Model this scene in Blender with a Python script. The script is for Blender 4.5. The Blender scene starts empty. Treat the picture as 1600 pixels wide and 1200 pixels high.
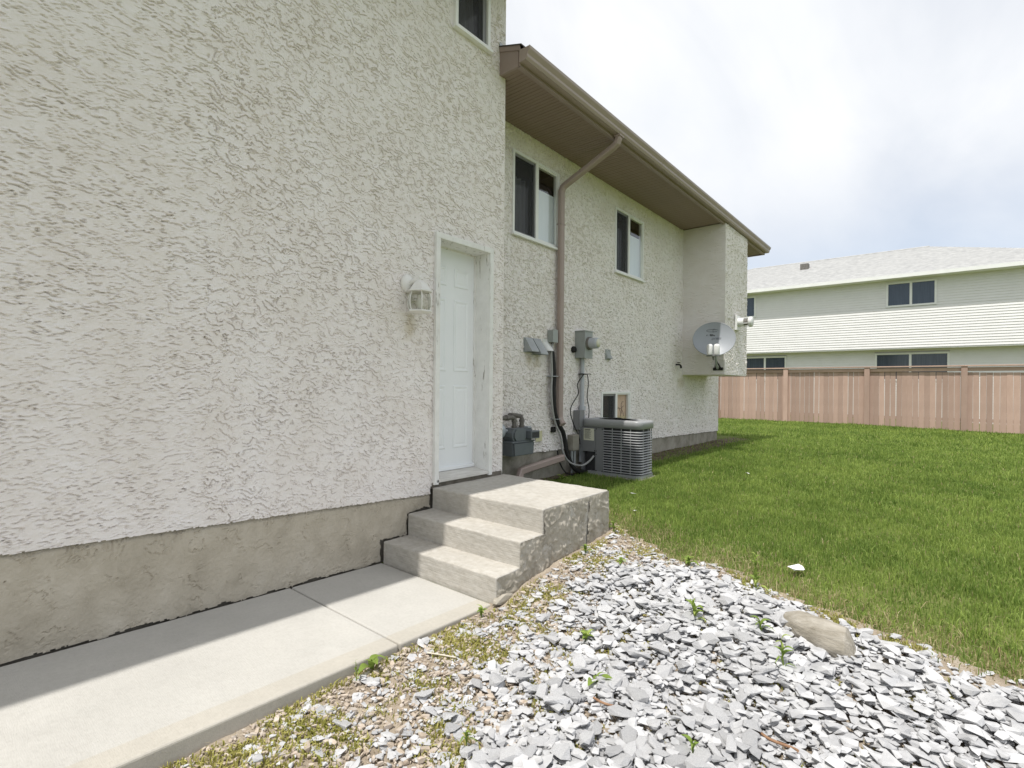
import bpy, bmesh, math, random
import numpy as np
from mathutils import Vector, Matrix

rnd = random.Random(7)
R = math.radians
scene = bpy.context.scene
COL = scene.collection

# ------------------------------------------------------------------ camera
TH, ROLL = R(39.6), R(0.5)
cd = bpy.data.cameras.new('camera'); cam = bpy.data.objects.new('camera', cd); COL.objects.link(cam)
fw = Vector((-math.sin(TH), math.cos(TH), 0)); rt = Vector((math.cos(TH), math.sin(TH), 0)); up = Vector((0, 0, 1))
cr = rt*math.cos(ROLL) + up*math.sin(ROLL); cu = up*math.cos(ROLL) - rt*math.sin(ROLL)
M = Matrix((cr, cu, -fw)).transposed().to_4x4(); M.translation = Vector((3.344, 0, 1.379))
cam.matrix_world = M
cd.sensor_fit = 'HORIZONTAL'; cd.sensor_width = 36; cd.lens = 36*810/1600; cd.shift_y = 0.0025
cd.clip_start = 0.05; cd.clip_end = 2000
scene.camera = cam
scene.render.resolution_x, scene.render.resolution_y = 1024, 768

# ------------------------------------------------------------------ sky, sun, exposure
SUN_EL = R(66.5)
world = bpy.data.worlds.new('World'); scene.world = world; world.use_nodes = True
nt = world.node_tree; nt.nodes.clear()
def N(t, k, **kw):
    n = t.nodes.new(k)
    for a, b in kw.items(): setattr(n, a, b)
    return n
wo = N(nt, 'ShaderNodeOutputWorld'); bg = N(nt, 'ShaderNodeBackground'); bg.inputs[1].default_value = 0.1
sky = N(nt, 'ShaderNodeTexSky', sky_type='NISHITA'); sky.sun_disc = False
sky.sun_elevation = SUN_EL; sky.sun_rotation = R(177); sky.altitude = 650; sky.dust_density = 1.5
tc = N(nt, 'ShaderNodeTexCoord'); sep = N(nt, 'ShaderNodeSeparateXYZ'); nt.links.new(tc.outputs['Generated'], sep.inputs[0])
az = N(nt, 'ShaderNodeMath', operation='ABSOLUTE'); nt.links.new(sep.outputs[2], az.inputs[0])
ad = N(nt, 'ShaderNodeMath', operation='ADD'); ad.inputs[1].default_value = 0.22; nt.links.new(az.outputs[0], ad.inputs[0])
dx = N(nt, 'ShaderNodeMath', operation='DIVIDE'); dy = N(nt, 'ShaderNodeMath', operation='DIVIDE')
nt.links.new(sep.outputs[0], dx.inputs[0]); nt.links.new(ad.outputs[0], dx.inputs[1])
nt.links.new(sep.outputs[1], dy.inputs[0]); nt.links.new(ad.outputs[0], dy.inputs[1])
cmb = N(nt, 'ShaderNodeCombineXYZ'); nt.links.new(dx.outputs[0], cmb.inputs[0]); nt.links.new(dy.outputs[0], cmb.inputs[1])
mp = N(nt, 'ShaderNodeMapping'); mp.inputs['Scale'].default_value = (1.1, 0.55, 1); mp.inputs['Rotation'].default_value = (0, 0, R(35))
nt.links.new(cmb.outputs[0], mp.inputs[0])
nz = N(nt, 'ShaderNodeTexNoise'); nz.inputs['Scale'].default_value = 1.6; nz.inputs['Detail'].default_value = 6; nz.inputs['Roughness'].default_value = .55; nz.inputs['Distortion'].default_value = .6
nt.links.new(mp.outputs[0], nz.inputs['Vector'])
cr1 = N(nt, 'ShaderNodeValToRGB'); cr1.color_ramp.elements[0].position = .28; cr1.color_ramp.elements[0].color = (.74, .74, .74, 1)
cr1.color_ramp.elements[1].position = .58; cr1.color_ramp.elements[1].color = (.97, .97, .97, 1)
nt.links.new(nz.outputs['Fac'], cr1.inputs[0])
nz2 = N(nt, 'ShaderNodeTexNoise'); nz2.inputs['Scale'].default_value = 3.1; nz2.inputs['Detail'].default_value = 5
nt.links.new(mp.outputs[0], nz2.inputs['Vector'])
cr2 = N(nt, 'ShaderNodeValToRGB')
cr2.color_ramp.elements[0].position = .3; cr2.color_ramp.elements[0].color = (6.35, 6.55, 6.85, 1)
cr2.color_ramp.elements[1].position = .65; cr2.color_ramp.elements[1].color = (7.2, 7.27, 7.36, 1)
nt.links.new(nz2.outputs['Fac'], cr2.inputs[0])
mxs = N(nt, 'ShaderNodeMixRGB'); 
lo_ = N(nt, 'ShaderNodeMapRange', interpolation_type='SMOOTHSTEP'); lo_.inputs['From Min'].default_value = .10; lo_.inputs['From Max'].default_value = .42; lo_.inputs['To Min'].default_value = .5; lo_.inputs['To Max'].default_value = 1.0
nt.links.new(az.outputs[0], lo_.inputs[0])
lm_ = N(nt, 'ShaderNodeMath', operation='MULTIPLY'); nt.links.new(cr1.outputs[0], lm_.inputs[0]); nt.links.new(lo_.outputs[0], lm_.inputs[1]); nt.links.new(lm_.outputs[0], mxs.inputs[0])
nt.links.new(sky.outputs[0], mxs.inputs[1]); nt.links.new(cr2.outputs[0], mxs.inputs[2])
nt.links.new(mxs.outputs[0], bg.inputs[0]); nt.links.new(bg.outputs[0], wo.inputs[0])

sl = bpy.data.lights.new('sun', 'SUN'); sl.energy = 3.05; sl.angle = R(0.6); sl.color = (1, .965, .91)
so = bpy.data.objects.new('sun', sl); COL.objects.link(so)
sd = Vector((-math.tan(R(2.5))*math.sin(SUN_EL), math.cos(SUN_EL), -math.sin(SUN_EL)))
so.rotation_euler = sd.to_track_quat('-Z', 'Y').to_euler(); so.location = (0, -10, 20)
vs = scene.view_settings; vs.view_transform = 'Standard'; vs.look = 'None'; vs.exposure = 0.55; vs.gamma = 1; vs.use_curve_mapping = False

# ------------------------------------------------------------------ helpers
GN_TAB = {}
def gn(x, y, seed):
    if seed not in GN_TAB:
        rs_ = np.random.RandomState(seed); perm = rs_.permutation(256).astype(np.int32); ang = rs_.rand(256)*2*np.pi
        GN_TAB[seed] = (perm, np.cos(ang), np.sin(ang))
    perm, gx, gy = GN_TAB[seed]
    x = np.asarray(x, float); y = np.asarray(y, float)
    xi = np.floor(x).astype(np.int32); yi = np.floor(y).astype(np.int32); xf = x-xi; yf = y-yi
    def g(ix, iy, fx, fy):
        h = perm[(perm[ix & 255]+iy) & 255]; return gx[h]*fx+gy[h]*fy
    u = xf**3*(xf*(xf*6-15)+10); v = yf**3*(yf*(yf*6-15)+10)
    a = g(xi, yi, xf, yf); b = g(xi+1, yi, xf-1, yf); c = g(xi, yi+1, xf, yf-1); d = g(xi+1, yi+1, xf-1, yf-1)
    return 1.4*((a+(b-a)*u)+((c+(d-c)*u)-(a+(b-a)*u))*v)
def sstep(a, b, x):
    t = np.clip((x-a)/(b-a), 0, 1); return t*t*(3-2*t)

def link(name, me, mat, parent=None):
    o = bpy.data.objects.new(name, me); COL.objects.link(o)
    if mat is not None and len(me.materials) == 0: me.materials.append(mat)
    if parent is not None:
        o.parent = parent; o.matrix_parent_inverse = Matrix.Translation(-world_loc(parent))
    return o
def world_loc(p):
    return p['_wl_vec'] if False else WL.get(p.name, Vector((0, 0, 0)))
WL = {}
def thing(name, label, cat, loc=(0, 0, 0), group=None):
    o = bpy.data.objects.new(name, None); COL.objects.link(o); o.location = loc; o.empty_display_size = .1
    WL[o.name] = Vector(loc)
    return tag(o, label, cat, group)
def tag(o, label, cat, group=None, kind=None):
    if label: o['label'] = label
    if cat: o['category'] = cat
    if group: o['group'] = group
    if kind: o['kind'] = kind
    return o
def npmesh(name, V, F, smooth=False):
    me = bpy.data.meshes.new(name); V = np.asarray(V, np.float32); F = np.asarray(F, np.int32)
    n, k = F.shape
    me.vertices.add(len(V)); me.vertices.foreach_set('co', V.ravel())
    me.loops.add(n*k); me.loops.foreach_set('vertex_index', F.ravel())
    me.polygons.add(n); me.polygons.foreach_set('loop_start', np.arange(n, dtype=np.int32)*k)
    me.polygons.foreach_set('loop_total', np.full(n, k, np.int32))
    me.polygons.foreach_set('use_smooth', np.full(n, bool(smooth)))
    me.update(calc_edges=True); return me

class MB:
    """collects shapes into one mesh"""
    def __init__(s): s.v = []; s.f = []; s.sm = []
    def add(s, vs, fs, smooth=False):
        b = len(s.v); s.v += [tuple(v) for v in vs]; s.f += [tuple(i+b for i in f) for f in fs]; s.sm += [smooth]*len(fs); return s
    def box(s, x0, x1, y0, y1, z0, z1, bev=0, seg=2):
        if bev <= 0:
            return s.add([(x0,y0,z0),(x1,y0,z0),(x1,y1,z0),(x0,y1,z0),(x0,y0,z1),(x1,y0,z1),(x1,y1,z1),(x0,y1,z1)],
                         [(0,3,2,1),(4,5,6,7),(0,1,5,4),(1,2,6,5),(2,3,7,6),(3,0,4,7)])
        bm = bmesh.new(); bmesh.ops.create_cube(bm, size=1)
        for v in bm.verts: v.co = Vector(((x0+x1)/2+v.co.x*(x1-x0), (y0+y1)/2+v.co.y*(y1-y0), (z0+z1)/2+v.co.z*(z1-z0)))
        bmesh.ops.bevel(bm, geom=bm.edges[:], offset=bev, segments=seg, profile=.5, affect='EDGES')
        return s.bm(bm)
    def bm(s, bm, smooth=False):
        bm.verts.index_update(); s.add([v.co.copy() for v in bm.verts], [[v.index for v in f.verts] for f in bm.faces], smooth); bm.free(); return s
    def tube(s, pts, r, seg=10, smooth=True, cap=True, flat=None):
        pts = [Vector(p) for p in pts]; n = len(pts); rr = r if isinstance(r, (list, tuple)) else [r]*n
        prev = None; vs = []
        for i, p in enumerate(pts):
            t = (pts[min(i+1, n-1)]-pts[max(i-1, 0)]).normalized()
            if prev is None:
                a = Vector((0, 0, 1)) if abs(t.z) < .9 else Vector((1, 0, 0)); u = t.cross(a).normalized()
            else: u = (prev - t*prev.dot(t)).normalized()
            prev = u; w = t.cross(u)
            for k in range(seg):
                an = 2*math.pi*k/seg; vs.append(p+(u*math.cos(an)+w*math.sin(an))*rr[i])
        fs = [(i*seg+k, i*seg+(k+1) % seg, (i+1)*seg+(k+1) % seg, (i+1)*seg+k) for i in range(n-1) for k in range(seg)]
        s.add(vs, fs, smooth)
        if cap:
            s.add(vs[:seg], [tuple(range(seg))[::-1]]); s.add(vs[-seg:], [tuple(range(seg))])
        return s
    def lathe(s, prof, c=(0, 0, 0), ax='Z', seg=24, smooth=True, rot=0, sx=1, sy=1):
        vs = []
        for (r, h) in prof:
            for k in range(seg):
                an = 2*math.pi*k/seg+rot; a, b = r*math.cos(an)*sx, r*math.sin(an)*sy
                p = {'Z': (a, b, h), 'X': (h, a, b), 'Y': (b, h, a)}[ax]
                vs.append((p[0]+c[0], p[1]+c[1], p[2]+c[2]))
        n = len(prof)
        fs = [(i*seg+k, i*seg+(k+1) % seg, (i+1)*seg+(k+1) % seg, (i+1)*seg+k) for i in range(n-1) for k in range(seg)]
        s.add(vs, fs, smooth)
        if prof[0][0] > 1e-5: s.add(vs[:seg], [tuple(range(seg))[::-1]])
        if prof[-1][0] > 1e-5: s.add(vs[-seg:], [tuple(range(seg))])
        return s
    def prism(s, poly, ax, a, b):
        """poly 2d, extruded along axis from a to b"""
        def P(u, v, w): return {'X': (w, u, v), 'Y': (u, w, v), 'Z': (u, v, w)}[ax]
        n = len(poly); vs = [P(u, v, a) for u, v in poly]+[P(u, v, b) for u, v in poly]
        return s.add(vs, [tuple(range(n))[::-1], tuple(range(n, 2*n))]+[(i, (i+1) % n, n+(i+1) % n, n+i) for i in range(n)])
    def sweep_rect(s, pts, w, d, side):
        """rectangular tube w (along side) by d following pts"""
        pts = [Vector(p) for p in pts]; n = len(pts); side = Vector(side).normalized(); vs = []
        for i, p in enumerate(pts):
            t = Vector((0, 0, 0))
            if i > 0: t += (pts[i]-pts[i-1]).normalized()
            if i < n-1: t += (pts[i+1]-pts[i]).normalized()
            t.normalize(); nn = t.cross(side).normalized()
            k = 1.0
            if 0 < i < n-1:
                c = (pts[i]-pts[i-1]).normalized().dot((pts[i+1]-pts[i]).normalized()); k = 1/max(.5, math.sqrt((1+c)/2))
            e = min(w, d)*.22
            for (a, b) in ((-w/2+e, -d/2), (w/2-e, -d/2), (w/2, -d/2+e), (w/2, d/2-e), (w/2-e, d/2), (-w/2+e, d/2), (-w/2, d/2-e), (-w/2, -d/2+e)):
                vs.append(p+side*a+nn*b*k)
        fs = [(i*8+k, i*8+(k+1) % 8, (i+1)*8+(k+1) % 8, (i+1)*8+k) for i in range(n-1) for k in range(8)]
        s.add(vs, fs); s.add(vs[:8], [tuple(range(8))[::-1]]); s.add(vs[-8:], [tuple(range(8))]); return s
    def mesh(s, name):
        me = bpy.data.meshes.new(name); me.from_pydata(s.v, [], s.f); me.polygons.foreach_set('use_smooth', s.sm)
        bm = bmesh.new(); bm.from_mesh(me); bmesh.ops.recalc_face_normals(bm, faces=bm.faces[:]); bm.to_mesh(me); bm.free()
        me.update(); return me
    def build(s, name, mat, parent=None): return link(name, s.mesh(name), mat, parent)

def text_mesh(body, size, mat4, bold=0.0):
    cu_ = bpy.data.curves.new('lettering', 'FONT'); cu_.body = body; cu_.size = size; cu_.align_x = 'CENTER'; cu_.extrude = .0012; cu_.offset = bold; cu_.shear = .25
    o = bpy.data.objects.new('lettering_tmp', cu_); COL.objects.link(o)
    dg = bpy.context.evaluated_depsgraph_get(); me = bpy.data.meshes.new_from_object(o.evaluated_get(dg)); me.transform(mat4)
    bpy.data.objects.remove(o); bpy.data.curves.remove(cu_); return me

# ------------------------------------------------------------------ materials
def mk(name, cols, scale=6, detail=5, rough=.8, bump=0, bscale=60, spec=.3, metal=0, stretch=(1, 1, 1), extra=None, bstretch=None, objrand=0, attr=None, pos=(.3, .7), mott=0):
    m = bpy.data.materials.new(name); m.use_nodes = True; t = m.node_tree
    b = t.nodes['Principled BSDF']; b.inputs['Roughness'].default_value = rough; b.inputs['Specular IOR Level'].default_value = spec; b.inputs['Metallic'].default_value = metal
    c = N(t, 'ShaderNodeTexCoord'); mpn = N(t, 'ShaderNodeMapping'); mpn.inputs['Scale'].default_value = stretch
    t.links.new(c.outputs['Object'], mpn.inputs[0])
    n = N(t, 'ShaderNodeTexNoise'); n.inputs['Scale'].default_value = scale; n.inputs['Detail'].default_value = detail; n.inputs['Roughness'].default_value = .6
    t.links.new(mpn.outputs[0], n.inputs['Vector'])
    rmp = N(t, 'ShaderNodeValToRGB'); el = rmp.color_ramp.elements
    el[0].position, el[1].position = pos
    el[0].color = (*cols[0], 1); el[1].color = (*cols[-1], 1)
    if len(cols) == 3: e = el.new((pos[0]+pos[1])/2); e.color = (*cols[1], 1)
    t.links.new(n.outputs['Fac'], rmp.inputs[0]); out = rmp.outputs[0]
    if objrand or attr:
        mr = N(t, 'ShaderNodeMapRange'); mr.inputs['To Min'].default_value = 1-(objrand or .19); mr.inputs['To Max'].default_value = 1+(objrand or .19)*.6
        if attr:
            at = N(t, 'ShaderNodeAttribute', attribute_name=attr); t.links.new(at.outputs['Fac'], mr.inputs[0])
        else:
            oi = N(t, 'ShaderNodeObjectInfo'); t.links.new(oi.outputs['Random'], mr.inputs[0])
        mm = N(t, 'ShaderNodeVectorMath', operation='SCALE'); t.links.new(out, mm.inputs[0]); t.links.new(mr.outputs[0], mm.inputs['Scale']); out = mm.outputs[0]
    if mott:
        nm = N(t, 'ShaderNodeTexNoise'); nm.inputs['Scale'].default_value = 1.9; nm.inputs['Detail'].default_value = 9; nm.inputs['Roughness'].default_value = .68; t.links.new(c.outputs['Object'], nm.inputs['Vector'])
        mr_ = N(t, 'ShaderNodeMapRange'); mr_.inputs['From Min'].default_value = .3; mr_.inputs['From Max'].default_value = .7; mr_.inputs['To Min'].default_value = 1-mott; mr_.inputs['To Max'].default_value = 1+mott*.5; t.links.new(nm.outputs['Fac'], mr_.inputs[0])
        ms = N(t, 'ShaderNodeVectorMath', operation='SCALE'); t.links.new(out, ms.inputs[0]); t.links.new(mr_.outputs[0], ms.inputs['Scale']); out = ms.outputs[0]
    if extra: out = extra(t, c, out)
    t.links.new(out, b.inputs['Base Color'])
    if bump:
        n2 = N(t, 'ShaderNodeTexNoise'); n2.inputs['Scale'].default_value = bscale; n2.inputs['Detail'].default_value = 6; n2.inputs['Roughness'].default_value = .65
        if bstretch:
            mp2 = N(t, 'ShaderNodeMapping'); mp2.inputs['Scale'].default_value = bstretch; t.links.new(c.outputs['Object'], mp2.inputs[0]); t.links.new(mp2.outputs[0], n2.inputs['Vector'])
        else: t.links.new(c.outputs['Object'], n2.inputs['Vector'])
        bp = N(t, 'ShaderNodeBump'); bp.inputs['Strength'].default_value = 1.0; bp.inputs['Distance'].default_value = bump
        t.links.new(n2.outputs['Fac'], bp.inputs['Height']); t.links.new(bp.outputs[0], b.inputs['Normal'])
    return m
def stains(spots, col, amount):
    """soft dirty runs: list of (x,y,z, ry, rz)"""
    def fn(t, c, out):
        for (x, y, z, ry, rz) in spots:
            mpn = N(t, 'ShaderNodeMapping', vector_type='POINT'); mpn.inputs['Location'].default_value = (0, -y/ry, -z/rz); mpn.inputs['Scale'].default_value = (0, 1/ry, 1/rz)
            t.links.new(c.outputs['Object'], mpn.inputs[0])
            nn = N(t, 'ShaderNodeTexNoise'); nn.inputs['Scale'].default_value = 11; t.links.new(c.outputs['Object'], nn.inputs['Vector'])
            ln = N(t, 'ShaderNodeVectorMath', operation='LENGTH'); t.links.new(mpn.outputs[0], ln.inputs[0])
            ad_ = N(t, 'ShaderNodeMath', operation='ADD'); t.links.new(ln.outputs['Value'], ad_.inputs[0]); t.links.new(nn.outputs['Fac'], ad_.inputs[1])
            mr = N(t, 'ShaderNodeMapRange', interpolation_type='SMOOTHSTEP'); mr.inputs['From Min'].default_value = .55; mr.inputs['From Max'].default_value = 1.5
            mr.inputs['To Min'].default_value = amount; mr.inputs['To Max'].default_value = 0; t.links.new(ad_.outputs[0], mr.inputs[0])
            mx = N(t, 'ShaderNodeMixRGB', blend_type='MULTIPLY'); mx.inputs[2].default_value = (*col, 1); t.links.new(mr.outputs[0], mx.inputs[0]); t.links.new(out, mx.inputs[1]); out = mx.outputs[0]
        return out
    return fn

m_stucco = mk('stucco', [(.745, .70, .665), (.78, .738, .712), (.805, .77, .752)], 3.0, 6, .92, .0016, 210, .2, pos=(.3, .68),
              extra=stains([(0, 2.72, 1.86, .10, .16), (-.5, 4.99, 1.70, .1, .13), (-.5, 5.14, 1.68, .1, .13), (-.5, 9.75, 1.48, .28, .22), (-.5, 6.2, 1.68, .1, .14)], (.66, .60, .43), .55))
m_parge = mk('parging', [(.38, .34, .275), (.46, .415, .34), (.51, .465, .39)], 4.5, 7, .92, .003, 120, .2, stretch=(1, 1.4, .8))
m_rawconc = mk('raw_concrete', [(.10, .09, .075), (.2, .18, .15)], 14, 6, .95, .004, 60, .1)
m_found2 = mk('foundation_concrete', [(.20, .185, .15), (.30, .28, .235), (.38, .355, .30)], 5, 7, .92, .003, 70, .2)
def band(t, c, out):   # smooth trowelled border along the outer edge of the walk
    s_ = N(t, 'ShaderNodeSeparateXYZ'); t.links.new(c.outputs['Object'], s_.inputs[0])
    mr = N(t, 'ShaderNodeMapRange'); mr.inputs['From Min'].default_value = 1.028; mr.inputs['From Max'].default_value = 1.036; t.links.new(s_.outputs[0], mr.inputs[0])
    mx = N(t, 'ShaderNodeMixRGB', blend_type='MULTIPLY'); mx.inputs[2].default_value = (.96, .93, .88, 1)
    t.links.new(mr.outputs[0], mx.inputs[0]); t.links.new(out, mx.inputs[1]); return mx.outputs[0]
m_walk = mk('walk_concrete', [(.445, .432, .40), (.475, .462, .43), (.495, .482, .45)], 60, 9, .88, .0016, 130, .25, bstretch=(.25, 1.6, 1), extra=band, mott=.11)
m_step = mk('step_concrete', [(.405, .38, .335), (.465, .44, .395), (.51, .49, .45)], 22, 9, .88, .003, 34, .25, bstretch=(.10, .10, 3.6), stretch=(1, 1, 2.2), mott=.12)
m_stepside = mk('step_side_parging', [(.30, .272, .225), (.42, .385, .325), (.48, .445, .385)], 9, 7, .9, .002, 70, .2)
m_white = mk('white_paint', [(.80, .82, .835), (.84, .855, .87)], 3, 4, .45, .0003, 120, .4)
def peel(t, c, out):
    mpn = N(t, 'ShaderNodeMapping'); mpn.inputs['Scale'].default_value = (17, 17, 2.2); t.links.new(c.outputs['Object'], mpn.inputs[0])
    n = N(t, 'ShaderNodeTexNoise'); n.inputs['Scale'].default_value = 1.6; n.inputs['Detail'].default_value = 7; n.inputs['Roughness'].default_value = .7; t.links.new(mpn.outputs[0], n.inputs['Vector'])
    r_ = N(t, 'ShaderNodeValToRGB'); r_.color_ramp.elements[0].position = .60; r_.color_ramp.elements[0].color = (0, 0, 0, 1); r_.color_ramp.elements[1].position = .64; r_.color_ramp.elements[1].color = (.85, .85, .85, 1)
    t.links.new(n.outputs['Fac'], r_.inputs[0])
    mx = N(t, 'ShaderNodeMixRGB'); mx.inputs[2].default_value = (.24, .21, .17, 1); t.links.new(r_.outputs[0], mx.inputs[0]); t.links.new(out, mx.inputs[1]); return mx.outputs[0]
m_trim = mk('peeling_white_paint', [(.72, .715, .69), (.82, .815, .79)], 9, 7, .6, .003, 70, .3, bstretch=(1, 1, .15), extra=peel)
m_thresh = mk('threshold_wood', [(.52, .50, .46), (.70, .68, .64)], 9, 6, .7, .002, 60, .3, stretch=(3, .6, 1))
m_vinyl = mk('white_vinyl', [(.78, .78, .76), (.84, .84, .82)], 4, 3, .4, 0, 60, .4)
m_brown = mk('taupe_metal', [(.30, .235, .205), (.33, .26, .23)], 3, 4, .5, .0004, 20, .35)
m_soffit = mk('taupe_soffit', [(.265, .20, .165), (.295, .225, .188)], 5, 4, .6, .0005, 40, .3)
m_gutter = mk('taupe_gutter', [(.34, .275, .24), (.38, .31, .27)], 2, 4, .4, .0004, 12, .4)
m_down = mk('rose_taupe_downspout', [(.33, .26, .23), (.37, .295, .265)], 3, 4, .5, .0005, 14, .35)
m_shingle = mk('dark_shingle', [(.05, .045, .04), (.10, .09, .08)], 30, 6, .95, .004, 80, .1)
m_nshingle = mk('pale_grey_shingle', [(.33, .33, .33), (.48, .48, .47)], 5, 8, .95, .01, 12, .1, stretch=(1, .5, 3))
m_nsiding = mk('white_vinyl_siding', [(.74, .73, .72), (.79, .78, .77)], 2, 4, .55, 0, 10, .3)
m_fence = mk('rose_beige_stain', [(.43, .30, .245), (.49, .35, .29)], 2.2, 6, .8, .002, 40, .2, stretch=(3, 3, .5), objrand=.2, mott=.1)
m_acgrey = mk('grey_enamel', [(.19, .193, .198), (.22, .222, .227)], 4, 4, .38, .0003, 30, .5)
m_aclight = mk('light_grey_enamel', [(.29, .295, .30), (.33, .335, .34)], 4, 4, .35, .0003, 30, .5)
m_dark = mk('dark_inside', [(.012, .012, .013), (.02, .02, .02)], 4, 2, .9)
m_black = mk('black_rubber', [(.012, .012, .012), (.028, .027, .026)], 30, 4, .7, .003, 50, .3)
m_cable = mk('grey_conduit', [(.30, .30, .29), (.37, .37, .36)], 10, 3, .5, 0, 60, .4)
m_galv = mk('galvanised_sheet', [(.32, .34, .35), (.42, .44, .45)], 9, 5, .42, .0003, 40, .5, metal=.35)
m_elec = mk('grey_green_box_paint', [(.30, .32, .31), (.34, .36, .35)], 5, 3, .5, 0, 40, .4)
m_pvc = mk('pale_grey_pvc', [(.42, .44, .47), (.47, .49, .52)], 5, 3, .4, 0, 40, .4)
m_gas = mk('gas_meter_paint', [(.115, .13, .14), (.145, .16, .17)], 6, 4, .45, .0004, 60, .4)
m_gpipe = mk('weathered_pipe_paint', [(.11, .10, .09), (.20, .19, .17)], 25, 6, .7, .001, 90, .3)
m_gdisc = mk('galvanised_regulator', [(.36, .39, .42), (.44, .47, .5)], 9, 4, .4, 0, 40, .5, metal=.2)
m_tagy = mk('pale_yellow_label', [(.55, .52, .33), (.62, .59, .40)], 9, 3, .6, 0, 40, .3)
m_lab = mk('cream_label', [(.62, .61, .48), (.68, .67, .55)], 9, 3, .5, 0, 40, .3)
m_ink = mk('printed_ink', [(.06, .06, .06), (.1, .1, .1)], 9, 2, .7)
m_dish = mk('dish_grey_paint', [(.31, .33, .36), (.34, .36, .39)], 4, 3, .4, 0, 40, .4)
m_curtain = mk('sheer_curtain', [(.30, .31, .33), (.55, .56, .58)], 3, 5, .9, .01, 10, .1, stretch=(1, 9, .5))
m_reflection_blind = mk('pale_reflection_blind', [(.74, .78, .82), (.80, .83, .86)], 2, 3, .7, 0, 10, .2, stretch=(1, 6, .3))  # pale colour carries the bright sky reflection of the lower pane
m_beige = mk('beige_panel', [(.60, .44, .32), (.66, .50, .37)], 6, 4, .8)
m_log = mk('weathered_log', [(.20, .18, .14), (.34, .31, .26), (.45, .42, .37)], 6, 8, .9, .008, 30, .15, stretch=(.5, 3, 3), bstretch=(.4, 3, 3))
m_slate = mk('slate_chip', [(.37, .372, .383), (.48, .48, .487), (.57, .568, .572)], 14, 6, .75, .003, 60, .3, objrand=.18)
m_slate2 = mk('slate_chip_bed', [(.37, .372, .383), (.48, .48, .487), (.57, .568, .572)], 14, 6, .75, .003, 60, .3, attr='tone')
m_pebble = mk('tan_pebble', [(.36, .29, .22), (.46, .39, .32), (.50, .46, .42)], 30, 5, .75, .002, 60, .3, attr='tone')
m_dirt = mk('dry_dirt', [(.25, .20, .15), (.37, .31, .24), (.46, .40, .32)], 5, 9, .95, .02, 40, .1)
m_soil = mk('bare_soil', [(.07, .055, .038), (.14, .11, .08), (.20, .165, .12)], 9, 9, .95, .03, 30, .1)
m_lawnbase = mk('lawn_thatch', [(.08, .105, .026), (.12, .155, .04), (.17, .18, .065)], 3, 8, .95, .02, 30, .1)
m_lamp = mk('lantern_white', [(.70, .69, .65), (.78, .77, .74)], 8, 4, .4, .0003, 60, .4)
m_pvent = mk('white_vent_metal', [(.70, .70, .69), (.77, .77, .76)], 8, 3, .35, 0, 40, .4)
m_coil = mk('condenser_fins', [(.03, .03, .032), (.05, .05, .052)], 60, 3, .6, .002, 200, .4)

def glass_mat(name, r0=.05, tint=(1, 1, 1), rough=0.0, pw=4.0):
    m = bpy.data.materials.new(name); m.use_nodes = True; t = m.node_tree; t.nodes.clear()
    o = N(t, 'ShaderNodeOutputMaterial'); mx = N(t, 'ShaderNodeMixShader'); lw = N(t, 'ShaderNodeLayerWeight')
    pw_ = N(t, 'ShaderNodeMath', operation='POWER'); pw_.inputs[1].default_value = pw; t.links.new(lw.outputs['Facing'], pw_.inputs[0])
    ma = N(t, 'ShaderNodeMath', operation='MULTIPLY_ADD'); ma.inputs[1].default_value = 1-r0; ma.inputs[2].default_value = r0; t.links.new(pw_.outputs[0], ma.inputs[0])
    tr = N(t, 'ShaderNodeBsdfTransparent'); tr.inputs[0].default_value = (*tint, 1); gl = N(t, 'ShaderNodeBsdfGlossy'); gl.inputs['Roughness'].default_value = rough
    t.links.new(ma.outputs[0], mx.inputs[0]); t.links.new(tr.outputs[0], mx.inputs[1]); t.links.new(gl.outputs[0], mx.inputs[2]); t.links.new(mx.outputs[0], o.inputs[0]); return m
m_glass = glass_mat('window_glass', .12, (.95, .97, .97), .008)
m_lglass = glass_mat('lantern_glass', .05, (.86, .86, .82), .03)
def screen_mat():
    m = bpy.data.materials.new('insect_screen'); m.use_nodes = True; t = m.node_tree; b = t.nodes['Principled BSDF']; b.inputs['Base Color'].default_value = (.03, .03, .033, 1); b.inputs['Roughness'].default_value = .7
    b.inputs['Alpha'].default_value = .62; return m
m_screen = screen_mat()
def leaf_mat(name, c0, c1, trans=.35, attr='tone'):
    m = bpy.data.materials.new(name); m.use_nodes = True; t = m.node_tree; t.nodes.clear()
    o = N(t, 'ShaderNodeOutputMaterial'); mx = N(t, 'ShaderNodeMixShader'); mx.inputs[0].default_value = trans
    d = N(t, 'ShaderNodeBsdfPrincipled'); d.inputs['Roughness'].default_value = .55; d.inputs['Specular IOR Level'].default_value = .25
    tl = N(t, 'ShaderNodeBsdfTranslucent')
    at = N(t, 'ShaderNodeAttribute', attribute_name=attr); mc = N(t, 'ShaderNodeMixRGB'); mc.inputs[1].default_value = (*c0, 1); mc.inputs[2].default_value = (*c1, 1)
    t.links.new(at.outputs['Fac'], mc.inputs[0]); t.links.new(mc.outputs[0], d.inputs['Base Color']); t.links.new(mc.outputs[0], tl.inputs['Color'])
    t.links.new(d.outputs[0], mx.inputs[1]); t.links.new(tl.outputs[0], mx.inputs[2]); t.links.new(mx.outputs[0], o.inputs[0]); return m
m_grass = leaf_mat('grass_blade', (.118, .196, .036), (.345, .44, .106))
m_drygrass = leaf_mat('dry_grass_blade', (.30, .25, .12), (.50, .43, .25), .2)
m_moss = leaf_mat('creeping_weed', (.27, .28, .06), (.52, .47, .17), .25)
m_weed = leaf_mat('weed_leaf', (.18, .27, .05), (.38, .46, .12), .35)

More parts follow.
